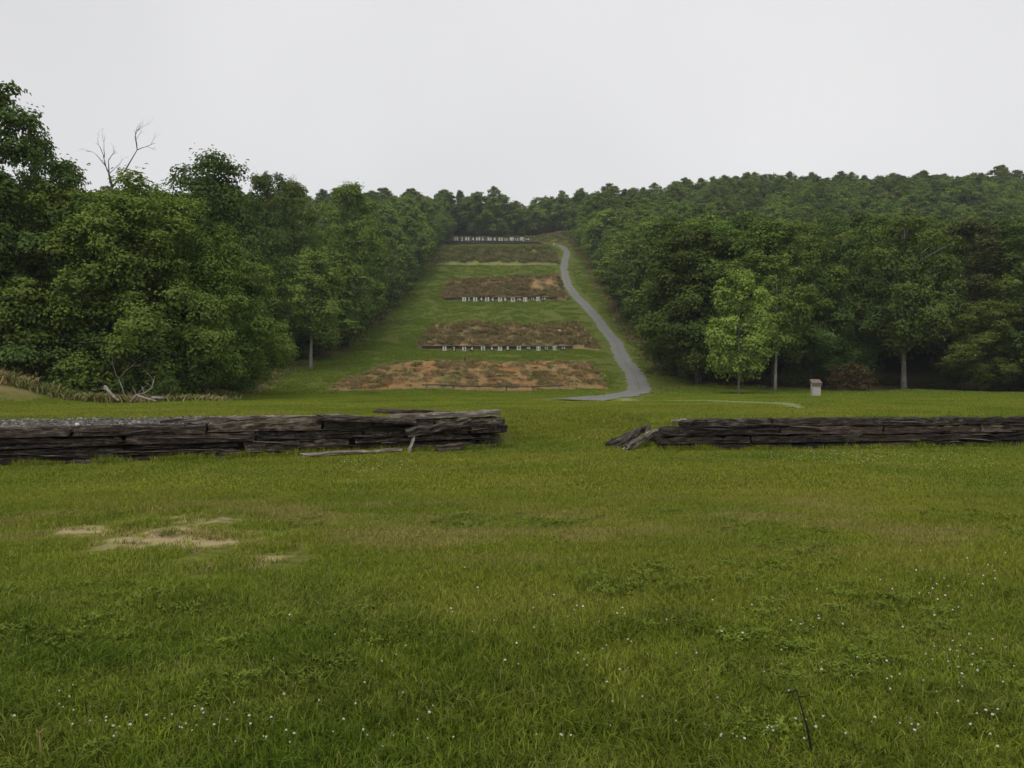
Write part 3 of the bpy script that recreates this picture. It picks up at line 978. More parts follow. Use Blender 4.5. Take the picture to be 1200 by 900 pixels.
# near kinds (finer leaves) and far kinds
NEAR = [Kind(17, 4.6, seed=101, base=2.4, nclump=62, nleaf=42000, lsize=.225, top=.5),
        Kind(15, 4.3, seed=102, base=1.8, nclump=55, nleaf=40000, lsize=.22, top=.46),
        Kind(19, 4.4, seed=103, base=3.2, nclump=64, nleaf=42000, lsize=.23, top=.5),
        Kind(14, 4.8, seed=104, base=1.4, nclump=58, nleaf=40000, lsize=.22, top=.4, droop=.14),
        Kind(18, 5.2, seed=105, base=2.6, nclump=72, nleaf=46000, lsize=.23, top=.44, clump=.85)]
FARK = [Kind(17, 4.6, seed=201, base=1.5, nclump=72, nleaf=12000, lsize=.44, top=.52),
        Kind(18, 4.3, seed=202, base=2.0, nclump=70, nleaf=12000, lsize=.44, top=.62),
        Kind(16, 4.8, seed=203, base=1.2, nclump=76, nleaf=12500, lsize=.44, top=.48),
        Kind(19, 4.2, seed=204, base=2.5, nclump=66, nleaf=11500, lsize=.44, top=.58),
        Kind(17, 5.2, seed=205, base=1.5, nclump=84, nleaf=13000, lsize=.44, top=.46, clump=.85),
        Kind(18, 3.2, seed=206, base=2.0, nclump=60, nleaf=9000, lsize=.44, conical=.5, clump=1.2)]
BUSH = [Kind(3.2, 1.9, seed=301, base=.25, nclump=34, nleaf=3600, lsize=.17, trunk_r=.05, clump=1.25),
        Kind(4.6, 2.1, seed=302, base=.3, nclump=40, nleaf=4200, lsize=.18, trunk_r=.06, clump=1.2),
        Kind(2.2, 1.7, seed=303, base=.15, nclump=28, nleaf=3000, lsize=.15, trunk_r=.04, clump=1.3)]


def plant(name, kind, X, Y, sxy, sz, label, cat, group=None, mat=None, bark=None, rz=None):
    root = empty(name, (X, Y, tz(X, Y)), rng.uniform(0, 6.28) if rz is None else rz)
    root.scale = (sxy, sxy, sz)
    tag(root, label, cat, group)
    for nm, me, mm in (("trunk", kind.trunk, bark), ("crown", kind.crown, mat)):
        o = obj(nm, me, root)
        if mm:
            o.material_slots[0].link = 'OBJECT'; o.material_slots[0].material = mm
    return root


SPECIAL = []   # x, y of hand-placed trees, to keep the wood clear of them


LAND = []


def special(px, Y, topy, width, kind, label, mat=None, bark=None, name="broadleaf_tree", rz=None, cat="tree", group=None):
    X = (px - 600) / F * Y
    H = EYE + (HZ - topy) / F * Y - tz(X, Y); Rw = width / 2 / F * Y
    SPECIAL.append((X, Y, max(1.5, Rw * .8)))
    LAND.append((px, (topy + HZ) / 2, label))
    return plant(name, kind, X, Y, Rw / kind.R, H / kind.H, label, cat, group, mat, bark, rz)


K_maple = Kind(10.5, 3.3, seed=401, base=1.9, nclump=80, nleaf=15000, lsize=.24, top=.42, trunk_r=.11, droop=.05, clump=.82)
K_slim = Kind(13.5, 3.0, seed=402, base=4.2, nclump=52, nleaf=13000, lsize=.25, top=.7, trunk_r=.17, clump=.95, nlimb=18)
K_spread = Kind(18, 5.9, seed=403, base=4.6, nclump=95, nleaf=32000, lsize=.27, top=.34, trunk_r=.3, clump=.8, nlimb=30)
K_lone = Kind(15, 4.2, seed=404, base=2.6, nclump=70, nleaf=48000, lsize=.19, top=.4, trunk_r=.2, droop=.06)
K_edge = Kind(15, 4.2, seed=411, base=4.9, nclump=66, nleaf=26000, lsize=.25, top=.4, trunk_r=.22, droop=.05)
K_tall = Kind(16, 4.6, seed=405, base=.8, nclump=120, nleaf=52000, lsize=.19, top=.55, droop=.16, clump=.8, flat=.6, nlimb=40)
K_tall2 = Kind(14, 5.0, seed=406, base=.6, nclump=110, nleaf=48000, lsize=.19, top=.5, droop=.25, clump=.8, flat=.65)
K_bigdark = Kind(20, 6.0, seed=407, base=2.5, nclump=120, nleaf=34000, lsize=.27, top=.3, clump=.85)

special(866, 72, 316, 82, K_maple, "bright light-green young maple standing alone before the right wood", M_leaf_bright, M_bark_pale, "maple_tree")
special(908, 80, 296, 66, K_slim, "slim tree with a tall pale trunk right behind the bright maple", M_leaf_light, M_bark_pale)
special(1060, 86, 250, 128, K_spread, "largest spreading tree in the right wood's front row with grey trunk", M_leaf_mid, M_bark_pale)
special(364, 100, 290, 84, K_edge, "rounded light-green tree with pale trunk at the left wood's edge", M_leaf_light, M_bark_pale)
special(2, 46, 95, 200, K_tall, "tall layered dark tree at the far left edge of the photo", M_leaf_dark)
special(44, 53, 146, 120, K_tall2, "tall leafy tree filling the slope of canopy beside the tallest left tree", M_leaf_dark)
special(66, 47.5, 205, 190, K_tall2, "drooping broad-leaved tree in front of the tallest left tree", None)
special(-90, 44, 140, 200, K_tall2, "dark tree cut off by the photo's left border", M_leaf_dark)
special(172, 50, 205, 180, K_lone, "bushy yellow-green tree in the left wood below the bare dead treetop", M_leaf_light)
special(250, 70, 181, 158, K_bigdark, "highest dark round-topped tree of the left wood", M_leaf_dark)
special(238, 51, 262, 140, NEAR[3], "low leafy tree overhanging the lawn at the left wood's corner", None)
special(280, 64, 300, 92, NEAR[1], "pale-green bushy tree at the bend of the left wood", M_leaf_light)
special(345, 112, 208, 70, NEAR[2], "slender tall tree behind the rounded light-green one", None)
special(315, 104, 199, 84, NEAR[4], "broad tall tree between the dark dome and the slender tall tree", M_leaf_dark)
special(408, 132, 212, 74, NEAR[2], "tall pale-topped tree where the left wood meets the slope", None)
special(1150, 82, 350, 90, NEAR[1], "low rounded tree near the right photo border", None)
special(975, 88, 312, 100, NEAR[3], "dark rounded tree behind the beige box stand", M_leaf_dark)
special(790, 96, 330, 80, NEAR[0], "dark leafy tree at the right wood's corner beside the road", None)
special(1140, 92, 255, 120, NEAR[4], "olive-brown tree right of the largest spreading tree", mat_leaf("olive_leaf", (.075, .085, .026), (.075, .085, .026), (.12, .125, .04), .2))
special(1000, 83, 423, 44, BUSH[0], "rusty-brown shrub at the right wood's edge beside the box stand", M_leaf_rust, None, "shrub", None, "shrub")


# bare dead tree above the left wood
def bare_tree(name, X, Y, z, H, spread, seed, mat, label, cat="tree", fork=.55, tr=.14, tilt=0.0, depth=4):
    r = random.Random(seed)
    root = empty(name, (X, Y, z)); tag(root, label, cat)
    mb = MB(); pts = [Vector((tilt * t * t * H, 0, -.3 + (H * fork + .3) * t)) for t in (0, .35, .7, 1)]
    mb.tube(pts, [tr, tr * .85, tr * .7, tr * .6], 7)
    obj("trunk", mb.mesh("trunk", mat, True), root)
    def grow(mb, p, d, L, rad, lev):
        q = [p]; dd = d.copy()
        for i in range(4):
            dd = (dd + Vector((r.gauss(0, .16), r.gauss(0, .16), r.gauss(.03, .1)))).normalized(); q.append(q[-1] + dd * L / 4)
        mb.tube(q, [rad * (1 - .16 * i) for i in range(5)], 5 if lev < 2 else 3)
        if lev < depth:
            for i in range(3 if lev < 2 else 2):
                a = r.uniform(0, 6.28); k = r.uniform(.45, .95)
                side = dd.orthogonal().normalized(); side.rotate(Matrix.Rotation(a, 3, dd))
                grow(mb, q[r.randint(2, 4)], (dd + side * k).normalized(), L * r.uniform(.4, .7), rad * .45, lev + 1)
    for dv in spread:
        mb = MB(); v = Vector(dv); grow(mb, pts[-1], v.normalized(), v.length, tr * .5, 1)
        obj("branch", mb.mesh("branch", mat, True), root)
    return root


dX, dY = (133 - 600) / F * 62, 62
bare_tree("dead_tree", dX, dY, tz(dX, dY), 19.6, [(-.5, 0, 2.2), (.15, .2, 2.1), (2.7, .2, 2.3)], 6, M_snag, "bare dead treetop rising above the left wood", fork=.82, tr=.16, depth=5)
sX, sY = (147 - 600) / F * 42.5, 42.5
bare_tree("dead_sapling", sX, sY, tz(sX, sY), 3.4, [(-.6, 0, .9), (.9, .1, 1.1)], 9, M_dead, "leafless pale sapling at the dark foot of the left wood", fork=.36, tr=.035, tilt=-.1, depth=3)


def branch_obj(name, pts, r0, label, twigs, seed):
    r = random.Random(seed)
    pts = [Vector(p) for p in pts]; o0 = pts[0].copy()
    root = empty(name, o0); tag(root, label, "branch")
    mb = MB(); mb.tube([p - o0 for p in pts], [r0 * (1 - .12 * i) for i in range(len(pts))], 6); obj("limb", mb.mesh("limb", M_dead, True), root)
    for k in range(twigs):
        i = r.randint(1, len(pts) - 1); p = pts[i] - o0; d = Vector((r.gauss(0, .5), r.gauss(0, .3), r.uniform(.3, 1))).normalized() * r.uniform(.4, .9)
        mb = MB(); mb.tube([p, p + d * .5 + Vector((0, 0, .05)), p + d], [r0 * .4, r0 * .3, r0 * .1], 4); obj("twig", mb.mesh("twig", M_dead, True), root)
    return root


def GP(px, Y, up=0): X = (px - 600) / F * Y; return (X, Y, tz(X, Y) + up)


branch_obj("fallen_branch", [GP(123, 41.5, .85), GP(128, 41.2, .6), GP(134, 41, .35), GP(139, 40.8, .18)], .10, "thick bleached branch sloping down from the left undergrowth", 2, 1)
branch_obj("fallen_branch", [GP(153, 40.2, .1), GP(160, 40.4, .45), GP(170, 40.6, .55), GP(178, 40.6, .8), GP(180, 40.7, 1.15)], .055, "thin forked white branch lying before the left wood", 5, 2)
branch_obj("fallen_branch", [GP(162, 40, .40), GP(170, 39.8, .28), GP(183, 39.6, .12)], .07, "pale limb lying flat on the grass before the left wood", 1, 3)
branch_obj("fallen_branch", [GP(178, 41.3, .25), GP(185, 41.3, .27), GP(192, 41.4, .24)], .10, "short pale log in the weeds at the left wood's foot", 0, 4)

# ------------------------------------------------------------------ the woods
cand = []
step = 7.0
r2 = np.random.default_rng(77)
for j, Y in enumerate(np.arange(38, 440, step)):
    lim = .78 * Y + 14
    for X in np.arange(-lim, lim, step):
        x = X + r2.uniform(-.42, .42) * step + (j % 2) * step * .5; y = Y + r2.uniform(-.42, .42) * step
        if not in_wood(np.float64(x), np.float64(y)): continue
        if any((x - a) ** 2 + (y - b) ** 2 < c * c * 1.2 for a, b, c in SPECIAL): continue
        if 64 < y < 99.5 and -34 < x < 0: continue
        if y > 345 and abs(x) < 30 and r2.random() < .25: continue
        cand.append((x, y))
# even edge rows right along the clearings
for Y in np.arange(46, 336, 6.6):
    if not 64 < Y < 100: cand.append((float(xl(Y)) - r2.uniform(.2, 1.2), Y + r2.uniform(-.8, .8)))
    if Y > 92: cand.append((float(xr(Y)) + r2.uniform(.2, 1.2), Y + r2.uniform(-.8, .8)))
for X in np.arange(21, 64, 7.4):
    yy = np.interp(X, [20, 26, 40, 54, 85], [90, 87.5, 85.5, 81.5, 73]); cand.append((X + r2.uniform(-.6, .6), yy + r2.uniform(.3, 1.5)))
cand = [c for c in cand if not any((c[0] - a) ** 2 + (c[1] - b) ** 2 < (k * .75) ** 2 for a, b, k in SPECIAL)]
cand = [c for c in cand if not (c[0] > 0 and c[1] < 150 and r2.random() < .28)]
cand = np.array(cand)
order = np.argsort(cand[:, 1]); cand = cand[order]
hgt = r2.uniform(.74, 1.18, len(cand)) * 17 + 2.5 * (fbm(cand[:, 0] * .05, cand[:, 1] * .05) - .5) * 2
ed = np.maximum(xl(cand[:, 1]) - cand[:, 0], cand[:, 0] - xr(cand[:, 1]))
hgt = np.where((ed < 2) & (cand[:, 1] < 330), hgt * r2.uniform(.72, 1.0, len(cand)), hgt)
hgt = np.where((cand[:, 0] < 0) & (cand[:, 1] < 60), hgt * .78, hgt)
hgt = np.where((cand[:, 0] > 0) & (cand[:, 1] < 150), hgt * 1.18, hgt)
hgt = np.where((cand[:, 1] > 240) & (cand[:, 0] > 45), 17 + (hgt - 17) * .55, hgt)
hgt = np.where(cand[:, 1] > 335, hgt * np.where(np.abs(cand[:, 0]) < 40, r2.choice([.55, .72, .9, 1.08], len(cand)), 1), hgt)
gz = terr(cand[:, 0], cand[:, 1])
cpx = 600 + cand[:, 0] / cand[:, 1] * F
cap_row = np.interp(cpx, [0, 40, 80, 100, 190, 215, 330, 345, 420, 430], [110, 150, 200, 226, 224, 196, 204, 212, 215, -900])
cap_h = EYE + (HZ - cap_row) / F * cand[:, 1] - gz
hgt = np.where((cand[:, 0] < 0) & (cand[:, 1] < 130), np.maximum(5, np.minimum(hgt, cap_h)), hgt)
cap_r = np.interp(cpx, [640, 700, 790, 880, 1000, 1100, 1220], [222, 226, 236, 250, 246, 240, 236])
hgt = np.where((cand[:, 0] > 0) & (cand[:, 1] < 150), np.maximum(5, np.minimum(hgt, (EYE + (HZ - cap_r) / F * cand[:, 1] - gz) * np.random.default_rng(9).uniform(.86, 1.0, len(cand)))), hgt)
# how much of each tree the photograph can show, front to back
sky_row = np.full(1300, 900.0); vis = np.zeros(len(cand))
for i, (x, y) in enumerate(cand):
    px = 600 + x / y * F; hw = 3.6 / y * F; ty = HZ - (gz[i] + hgt[i] - EYE) / y * F; by_ = HZ - (gz[i] - EYE) / y * F
    a, b = int(max(0, px - hw + 50)), int(min(1299, px + hw + 50))
    if b <= a: continue
    seg = sky_row[a:b]; vis[i] = np.maximum(0, np.minimum(seg, by_) - ty).sum()
    core = slice(int(max(0, px - hw * .7 + 50)), int(min(1299, px + hw * .7 + 50)))
    sky_row[core] = np.minimum(sky_row[core], ty + .12 * (by_ - ty))
pick = set(np.argsort(-vis)[:270])
LAB = {"L": ("leafy green tree in the dense wood left of the grassy range", "trees of the wood left of the range"),
       "R": ("leafy green tree in the dark wood right of the gravel road", "trees of the wood right of the road"),
       "H": ("crown in the far forest canopy covering the right hillside", "trees on the right hillside"),
       "T": ("distant hazy tree on the ridge above the topmost sign row", "trees on the ridge")}
SHORT = {"bright light-green young": "the bright young maple", "slim tree": "the slim pale-trunked tree", "largest spreading": "the largest spreading tree",
         "rounded light-green": "the rounded pale-trunked tree", "tall layered": "the tallest layered tree at the left border", "drooping": "the drooping broad-leaved tree",
         "bushy yellow-green": "the tree under the dead treetop", "highest dark": "the highest dark dome", "pale-green bushy": "the bushy tree at the bend",
         "tall pale-topped": "the pale-topped tree", "dark rounded": "the dark rounded tree by the box stand", "dark leafy tree": "the corner tree by the road",
         "olive-brown": "the olive-brown tree", "low rounded": "the low rounded right-border tree"}
LANDS = [(a, b, SHORT[k]) for a, b, l in LAND for k in SHORT if l.startswith(k)]
USED = set()


def near_label(px, cy, Y, H, mat, side):
    tone = {M_leaf_dark: "dark green", M_leaf_light: "yellow-green"}.get(mat, "mid-green")
    tall = "tall " if H > 17.5 else ("low " if H < 14 else "")
    for a, b, nm in sorted(LANDS, key=lambda q: abs(q[0] - px) + .5 * abs(q[1] - cy))[:5]:
        dx, dy = px - a, cy - b
        rel = ("close " if abs(dx) < 45 else "well ") + "to the left of" if dx < -18 else (("close " if abs(dx) < 45 else "well ") + "to the right of" if dx > 18 else "straight behind")
        for row in ("", "front-row " if ed_now(px, Y) else "back-row "):
            l = tall + row + tone + " tree " + rel + " " + nm
            if len(l.split()) > 16: continue
            if l not in USED: USED.add(l); return l
    return LAB[side][0]


def ed_now(px, Y):
    X = (px - 600) / F * Y
    return max(float(xl(Y)) - X, X - float(xr(Y))) < 4


rest = [[] for _ in FARK]
for i, (x, y) in enumerate(cand):
    if i in pick:
        near = y < 118
        k = (NEAR if near else FARK)[int(r2.integers(0, 5 if near else (6 if y > 300 else 5)))]
        g_ = "T" if (y > 333 and -60 < x < 45) else ("L" if x < 0 else ("R" if x < xr(y) + 26 and y < 333 or y < 120 else "H"))
        if x > 0 and y < 150: sx *= 1.15
        if g_ == "T": k = FARK[(1, 3, 5, 3)[int(r2.integers(0, 4))]]
        s = hgt[i] / k.H; sx = s * r2.uniform(1.0, 1.35) * (.8 if g_ == "T" else 1)
        mat = None
        if y < 120: mat = [None, None, M_leaf_dark, None, M_leaf_light][int(r2.integers(0, 5))]
        lab = LAB[g_][0]
        if near:
            px = 600 + x / y * F; cy_ = HZ - (gz[i] + hgt[i] * .55 - EYE) / y * F
            lab = near_label(px, cy_, y, hgt[i], mat, g_)
        plant("broadleaf_tree", k, x, y, sx, s, *([lab, "tree", LAB[g_][1]]), mat=mat, bark=M_bark_pale if (y < 120 and r2.random() < .3) else None)
    else:
        rest[int(r2.integers(0, 5))].append((x, y, gz[i], hgt[i]))


# ------------------------------------------------------------------ scatter (stuff only)
def scatter(name, pts, rots, scls, protos, label, cat=None):
    """ONE stuff object: proto meshes set out on points"""
    me = bpy.data.meshes.new(name); pts = np.asarray(pts, np.float32)
    me.vertices.add(len(pts)); me.vertices.foreach_set('co', pts.ravel())
    a = me.attributes.new("rot", 'FLOAT_VECTOR', 'POINT'); a.data.foreach_set('vector', np.asarray(rots, np.float32).ravel())
    a = me.attributes.new("scl", 'FLOAT_VECTOR', 'POINT'); a.data.foreach_set('vector', np.asarray(scls, np.float32).ravel())
    a = me.attributes.new("pick", 'INT', 'POINT'); a.data.foreach_set('value', np.random.default_rng(len(pts)).integers(0, len(protos), len(pts)).astype(np.int32))
    me.update()
    o = obj(name, me)
    ng = bpy.data.node_groups.new(name, 'GeometryNodeTree')
    ng.interface.new_socket("Geometry", in_out='INPUT', socket_type='NodeSocketGeometry')
    ng.interface.new_socket("Geometry", in_out='OUTPUT', socket_type='NodeSocketGeometry')
    gi = ng.nodes.new('NodeGroupInput'); go = ng.nodes.new('NodeGroupOutput')
    ip = ng.nodes.new('GeometryNodeInstanceOnPoints'); ip.inputs['Pick Instance'].default_value = True
    jn = ng.nodes.new('GeometryNodeJoinGeometry')
    for p in protos:
        oi = ng.nodes.new('GeometryNodeObjectInfo'); oi.transform_space = 'ORIGINAL'
        oi.inputs['Object'].default_value = p; oi.inputs['As Instance'].default_value = True
        ng.links.new(oi.outputs['Geometry'], jn.inputs[0])
    ng.links.new(jn.outputs[0], ip.inputs['Instance'])
    ng.links.new(gi.outputs[0], ip.inputs['Points'])
    for nm, dt, sock in (("rot", 'FLOAT_VECTOR', 'Rotation'), ("scl", 'FLOAT_VECTOR', 'Scale'), ("pick", 'INT', 'Instance Index')):
        na = ng.nodes.new('GeometryNodeInputNamedAttribute'); na.data_type = dt; na.inputs['Name'].default_value = nm
        src = na.outputs['Attribute']
        if nm == "rot":
            e = ng.nodes.new('FunctionNodeEulerToRotation'); ng.links.new(src, e.inputs[0]); src = e.outputs[0]
        ng.links.new(src, ip.inputs[sock])
    ng.links.new(ip.outputs[0], go.inputs[0])
    md = o.modifiers.new("scatter", 'NODES'); md.node_group = ng
    tag(o, label, cat, None, "stuff")
    return o


def proto(me):            # mesh source for a scatter, itself in no scene
    return bpy.data.objects.new(me.name, me)


if True:
    P_ = []; Rr = []; Sc = []
    for lst in rest:
        for (x, y, z, h) in lst:
            P_.append((x, y, z)); Rr.append((0, 0, r2.uniform(0, 6.28))); s = h / 17; Sc.append((s * r2.uniform(1.0, 1.4),) * 2 + (s,))
    scatter("far_wood", P_, Rr, Sc, [proto(k.crown) for k in FARK[:5]], "unbroken mass of forest crowns behind the nearer trees", "woods")

# shrubs along the feet of the woods
n_sh = 0
GS = "shrubs at the feet of the woods"
shr = []
for Y in np.concatenate([np.arange(47, 57, 4.2), np.arange(62, 200, 10)]): shr.append((float(xl(Y)) + r2.uniform(-2, .6), Y + r2.uniform(-1, 1)))
for X in np.arange(-33, -18, 2.3): shr.append((X, 43.5 + r2.uniform(0, 2) + (.7 if X < -28 else 0)))
for Y in np.arange(104, 200, 6): shr.append((float(xr(Y)) + r2.uniform(-.6, 2), Y + r2.uniform(-1, 1)))
for X in np.arange(22, 58, 5.0): shr.append((X, float(np.interp(X, [20, 26, 40, 54, 85], [91, 89.5, 87.5, 84, 75])) + r2.uniform(0, 2.5)))
for (x, y) in shr:
    k = BUSH[int(r2.integers(0, 3))]; s = r2.uniform(.5, .95)
    plant("shrub", k, x, y, s * r2.uniform(.9, 1.2), s, "dark leafy shrub in the undergrowth along the " + ("left" if x < 0 else "right") + " wood's edge", "shrub",
          "shrubs along the %s wood's edge" % ("left" if x < 0 else "right"), M_leaf_dark if r2.random() < .85 else None)


# ------------------------------------------------------------------ grass
def blades(seed, size, n, h0, h1, wid, mat, name, lean=.5, seg=2, clump=0):
    r = np.random.default_rng(seed)
    if clump:
        cc = r.uniform(-size / 2, size / 2, (clump, 2)); k = r.integers(0, clump, n)
        p = cc[k] + r.normal(0, size / clump ** .5 * .28, (n, 2))
    else:
        p = r.uniform(-size / 2, size / 2, (n, 2)) + r.normal(0, size * .06, (n, 2))
    a = r.uniform(0, 6.28, n); h = r.uniform(h0, h1, n) * (1 + .35 * (r.random(n) ** 4)); ln = np.abs(r.normal(lean, .3, n)) * h
    f2 = a + r.normal(0, .7, n)
    dx, dy = np.cos(a), np.sin(a); sx, sy = -np.sin(f2) * wid, np.cos(f2) * wid
    w_ = r.uniform(.6, 1.3, n); sx *= w_; sy *= w_
    b = np.stack([p[:, 0], p[:, 1], np.full(n, -.01)], -1); S3 = np.stack([sx, sy, 0 * sx], -1)
    D3 = np.stack([dx * ln, dy * ln, 0 * dx], -1); up = np.array([0, 0, 1.0])
    m = b + D3 * .35 + up * (h * .62)[:, None]; t = b + D3 + up * (h * (1 - .25 * np.minimum(1, ln / h)))[:, None]
    v = np.stack([b - S3 * .5, b + S3 * .5, m + S3 * .42, m - S3 * .42, t], 1).reshape(-1, 3)
    i = np.arange(n)[:, None] * 5
    f = np.concatenate([i + (0, 1, 2), i + (0, 2, 3), i + (3, 2, 4)], 1).reshape(-1, 3)
    tint = np.repeat(r.random(n), 5)
    return proto(mesh_tris(name, v, f, [mat], {"tint": tint}))


def clover(seed, size, n):
    r = np.random.default_rng(seed); V_ = []; F_ = []; T_ = []
    for k in range(n):
        c = np.array([*r.normal(0, size * .3, 2), r.uniform(.02, .06)]); a0 = r.uniform(0, 6.28); s = r.uniform(.008, .015); tl = r.normal(0, .3, 2)
        for j in range(3):
            a = a0 + j * 2.094; o = len(V_)
            for (rad, da) in ((0, 0), (.75, -.55), (1.35, -.42), (1.5, 0), (1.35, .42), (.75, .55)):
                x, y = rad * s * math.cos(a + da), rad * s * math.sin(a + da)
                V_.append((c[0] + x, c[1] + y, c[2] + x * tl[0] + y * tl[1] + .1 * s * rad))
            F_ += [(o, o+1, o+2), (o, o+2, o+3), (o, o+3, o+4), (o, o+4, o+5)]
            T_ += [r.random()] * 6
    return proto(mesh_tris("clover_leaves", V_, F_, [M_clover], {"tint": T_}))


def fan(y0, y1, density, seed, extra=4.0, half=.70):
    """random points in the wedge of ground the camera sees"""
    r = np.random.default_rng(seed); area = half * (y1 * y1 - y0 * y0) + 2 * extra * (y1 - y0); n = int(area * density)
    k = np.arange(n) + r.random(); u1 = (k * .7548776662) % 1; u2 = (k * .5698402910) % 1
    yy = np.sqrt(y0 * y0 + u1 * (y1 * y1 - y0 * y0)); xx = (2 * u2 - 1) * (half * yy + extra)
    return xx, yy, r


def bare_mask(x, y):
    m = np.zeros_like(x)
    nn = (fbm(x * 2.6, y * 2.6) - .5) * 2.2
    for cx, cy, rx, ry in BARE: m = np.maximum(m, 1 - smooth(.65, 1.2, np.hypot((x - cx) / (rx + .45), (y - cy) / (ry + .32)) + nn))
    return m


def on_wall(x, y): d = y - wall_line(x); gapm = (x > -.1) & (x < 3.0); return (d > -.28) & (d < .55) & ~gapm


NB = [blades(500 + k, .34, 520, .03, .072, .0045, M_blade, "lawn_patch", .65) for k in range(4)]
RB = [blades(520 + k, .34, 240, .05, .115, .0065, M_blade_rank_vignette, "rank_grass_patch", .85) for k in range(3)]
MBs = [blades(540 + k, .6, 700, .025, .060, .0085, M_blade, "lawn_patch", .6) for k in range(4)]
FB = [blades(560 + k, 1.3, 800, .035, .075, .018, M_blade_far, "grass_patch", .6, clump=60) for k in range(4)]
HB = [blades(580 + k, 3.0, 700, .06, .13, .05, M_blade_far, "grass_patch", .6, clump=50) for k in range(3)]
CV = [clover(600 + k, .22, 70) for k in range(3)]


def lay_patches(name, protos, x, y, r, s0, s1, label, hmod=None, zoff=0.0):
    ok = (~in_wood(x, y)) & ~on_wall(x, y)
    ok &= np.exp(-(((x + 26.6) / 3.4) ** 2 + ((y - 40.0) / 2.6) ** 2) ** 2) < .25
    ok &= r.random(len(x)) > bare_mask(x, y) * .93
    ok &= (track_dist(x, y) > np.where(y > 28, 1.75, .6)) | (r.random(len(x)) < .12)
    ok &= road_dist(x, y) > np.where(y < 92, 3.4, 3.2) if y.max() > 55 else True
    gb = (x < -3.6) & (y - wall_line(x) > 0) & (y - wall_line(x) < 4.3) & (x < -3.6)
    ok &= ~(gb & (r.random(len(x)) < .93))
    for i, (a, b, c, d, *_r) in enumerate(BERMS): ok &= ~((x > a + 1) & (x < b - 1) & (y > c - .2) & (y < c + d - .5))
    x, y = x[ok], y[ok]
    rx, ry = normal_rot(x, y)
    if y.max() < 60: rx *= .3; ry *= .3
    s = r.uniform(s0, s1, len(x)); hz = s * (hmod(x, y) if hmod else 1)
    rot = np.stack([rx, ry, np.zeros(len(x))], -1); 
    # tilt is in world axes: spin about z must come first, so use order via slight approximations
    rot[:, 2] = r.uniform(0, 6.28, len(x)) * (1 if y.max() < 60 else 0) + (r.uniform(-.5, .5, len(x)) if y.max() >= 60 else 0)
    if y.max() < 60: rot[:, :2] = 0
    scatter(name, np.stack([x, y, terr(x, y) + zoff], -1), rot, np.stack([s, s, hz], -1), protos, label, "grass")


hm = lambda x, y: .75 + .6 * fbm(x * .5, y * .5)
x, y, r = fan(1.6, 10.5, 36, 1); lay_patches("lawn_grass", NB, x, y, r, .8, 1.25, "short green lawn grass in the foreground", hm)
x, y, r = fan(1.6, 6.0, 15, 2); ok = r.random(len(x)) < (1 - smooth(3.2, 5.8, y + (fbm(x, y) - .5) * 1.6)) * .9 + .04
lay_patches("rank_grass", RB, x[ok], y[ok], r, .75, 1.2, "longer grass, its colour darkened for lens falloff, along the bottom of the photo", hm)
x, y, r = fan(9.6, 30, 9, 3); lay_patches("lawn_grass", MBs, x, y, r, .8, 1.3, "mown lawn grass around the timber walls", hm)
x, y, r = fan(28, 70, 1.8, 4); lay_patches("field_grass", FB, x, y, r, .8, 1.3, "mown grass between the timber walls and the lowest berm", hm)
r = np.random.default_rng(5); y = r.uniform(66, 335, 7000); x = r.uniform(-32, 60, 7000); ok = (x < 28) | (y < 95)
lay_patches("hillside_grass", HB, x[ok], y[ok], r, .8, 1.3, "green grass on the sloping range between the berms", hm)
TB = [blades(640 + k, .09, 26, .02, .06, .005, M_blade if k else M_weed, "worn_tuft", .8) for k in range(3)]
r = np.random.default_rng(12); P_ = []
for cx, cy, rx, ry in BARE:
    for k in range(int(260 * rx * ry) + 20):
        a = r.normal(0, .75, 2); X, Y = cx + a[0] * (rx + .2), cy + a[1] * (ry + .25)
        if fbm(X * 4, Y * 4) > .42: P_.append((X, Y, tz(X, Y)))
scatter("worn_grass", P_, [(0, 0, q) for q in r.uniform(0, 6.28, len(P_))], [(q, q, q) for q in r.uniform(.6, 1.5, len(P_))], TB,
        "sparse tufts of dry grass on the bare patch of the lawn", "grass")
x, y, r = fan(1.6, 9, 9, 6); ok = (fbm(x * .8 + 5, y * .8) > .52) & (r.random(len(x)) < .8)
lay_patches("clover_patches", CV, x[ok], y[ok], r, .8, 1.2, "patches of low clover leaves among the lawn grass")

# weeds on berms, road verge, mound, top bank
WD = [blades(700 + k, 1.6, 260, .18, .55, .035, M_weed, "dry_weed_patch", .8, clump=26) for k in range(3)]
WG = [blades(720 + k, 1.6, 200, .15, .5, .045, M_weed_green, "green_weed_patch", .7, clump=20) for k in range(2)]
P_, Rr, Sc = [], [], []; P2, R2, S2 = [], [], []
for i, (x0, x1, y0, dep, H, *_r) in enumerate(BERMS):
    n = (1000, 950, 950, 1100)[i]
    for k in range(n):
        X = r2.uniform(x0 + .6, x1 - .6); Y = y0 + dep * r2.uniform(.06, .85)
        n1 = fbm(X * .3 + 9 * i, Y * .3)
        if i == 0 and n1 > .55 and r2.random() < .5: continue
        if i == 2 and 4.5 < X < 10 and Y - y0 > 2.2 and Y - y0 < 5 and r2.random() < .85: continue
        z = float(berm_z(i, X, Y)) - .05; s = r2.uniform(.55, 1.15) * (.62, .9, 1.15, 1.5)[i]; a = (0, 0, r2.uniform(0, 6.28))
        topedge = (Y - y0) / dep > .45
        if r2.random() < ((.16, .25, .22, .75)[i] + (.25 if topedge else 0)): P2.append((X, Y, z)); R2.append(a); S2.append((s, s, s * r2.uniform(.6, 1.5)))
        else: P_.append((X, Y, z)); Rr.append(a); Sc.append((s, s, s * r2.uniform(.6, 1.4)))
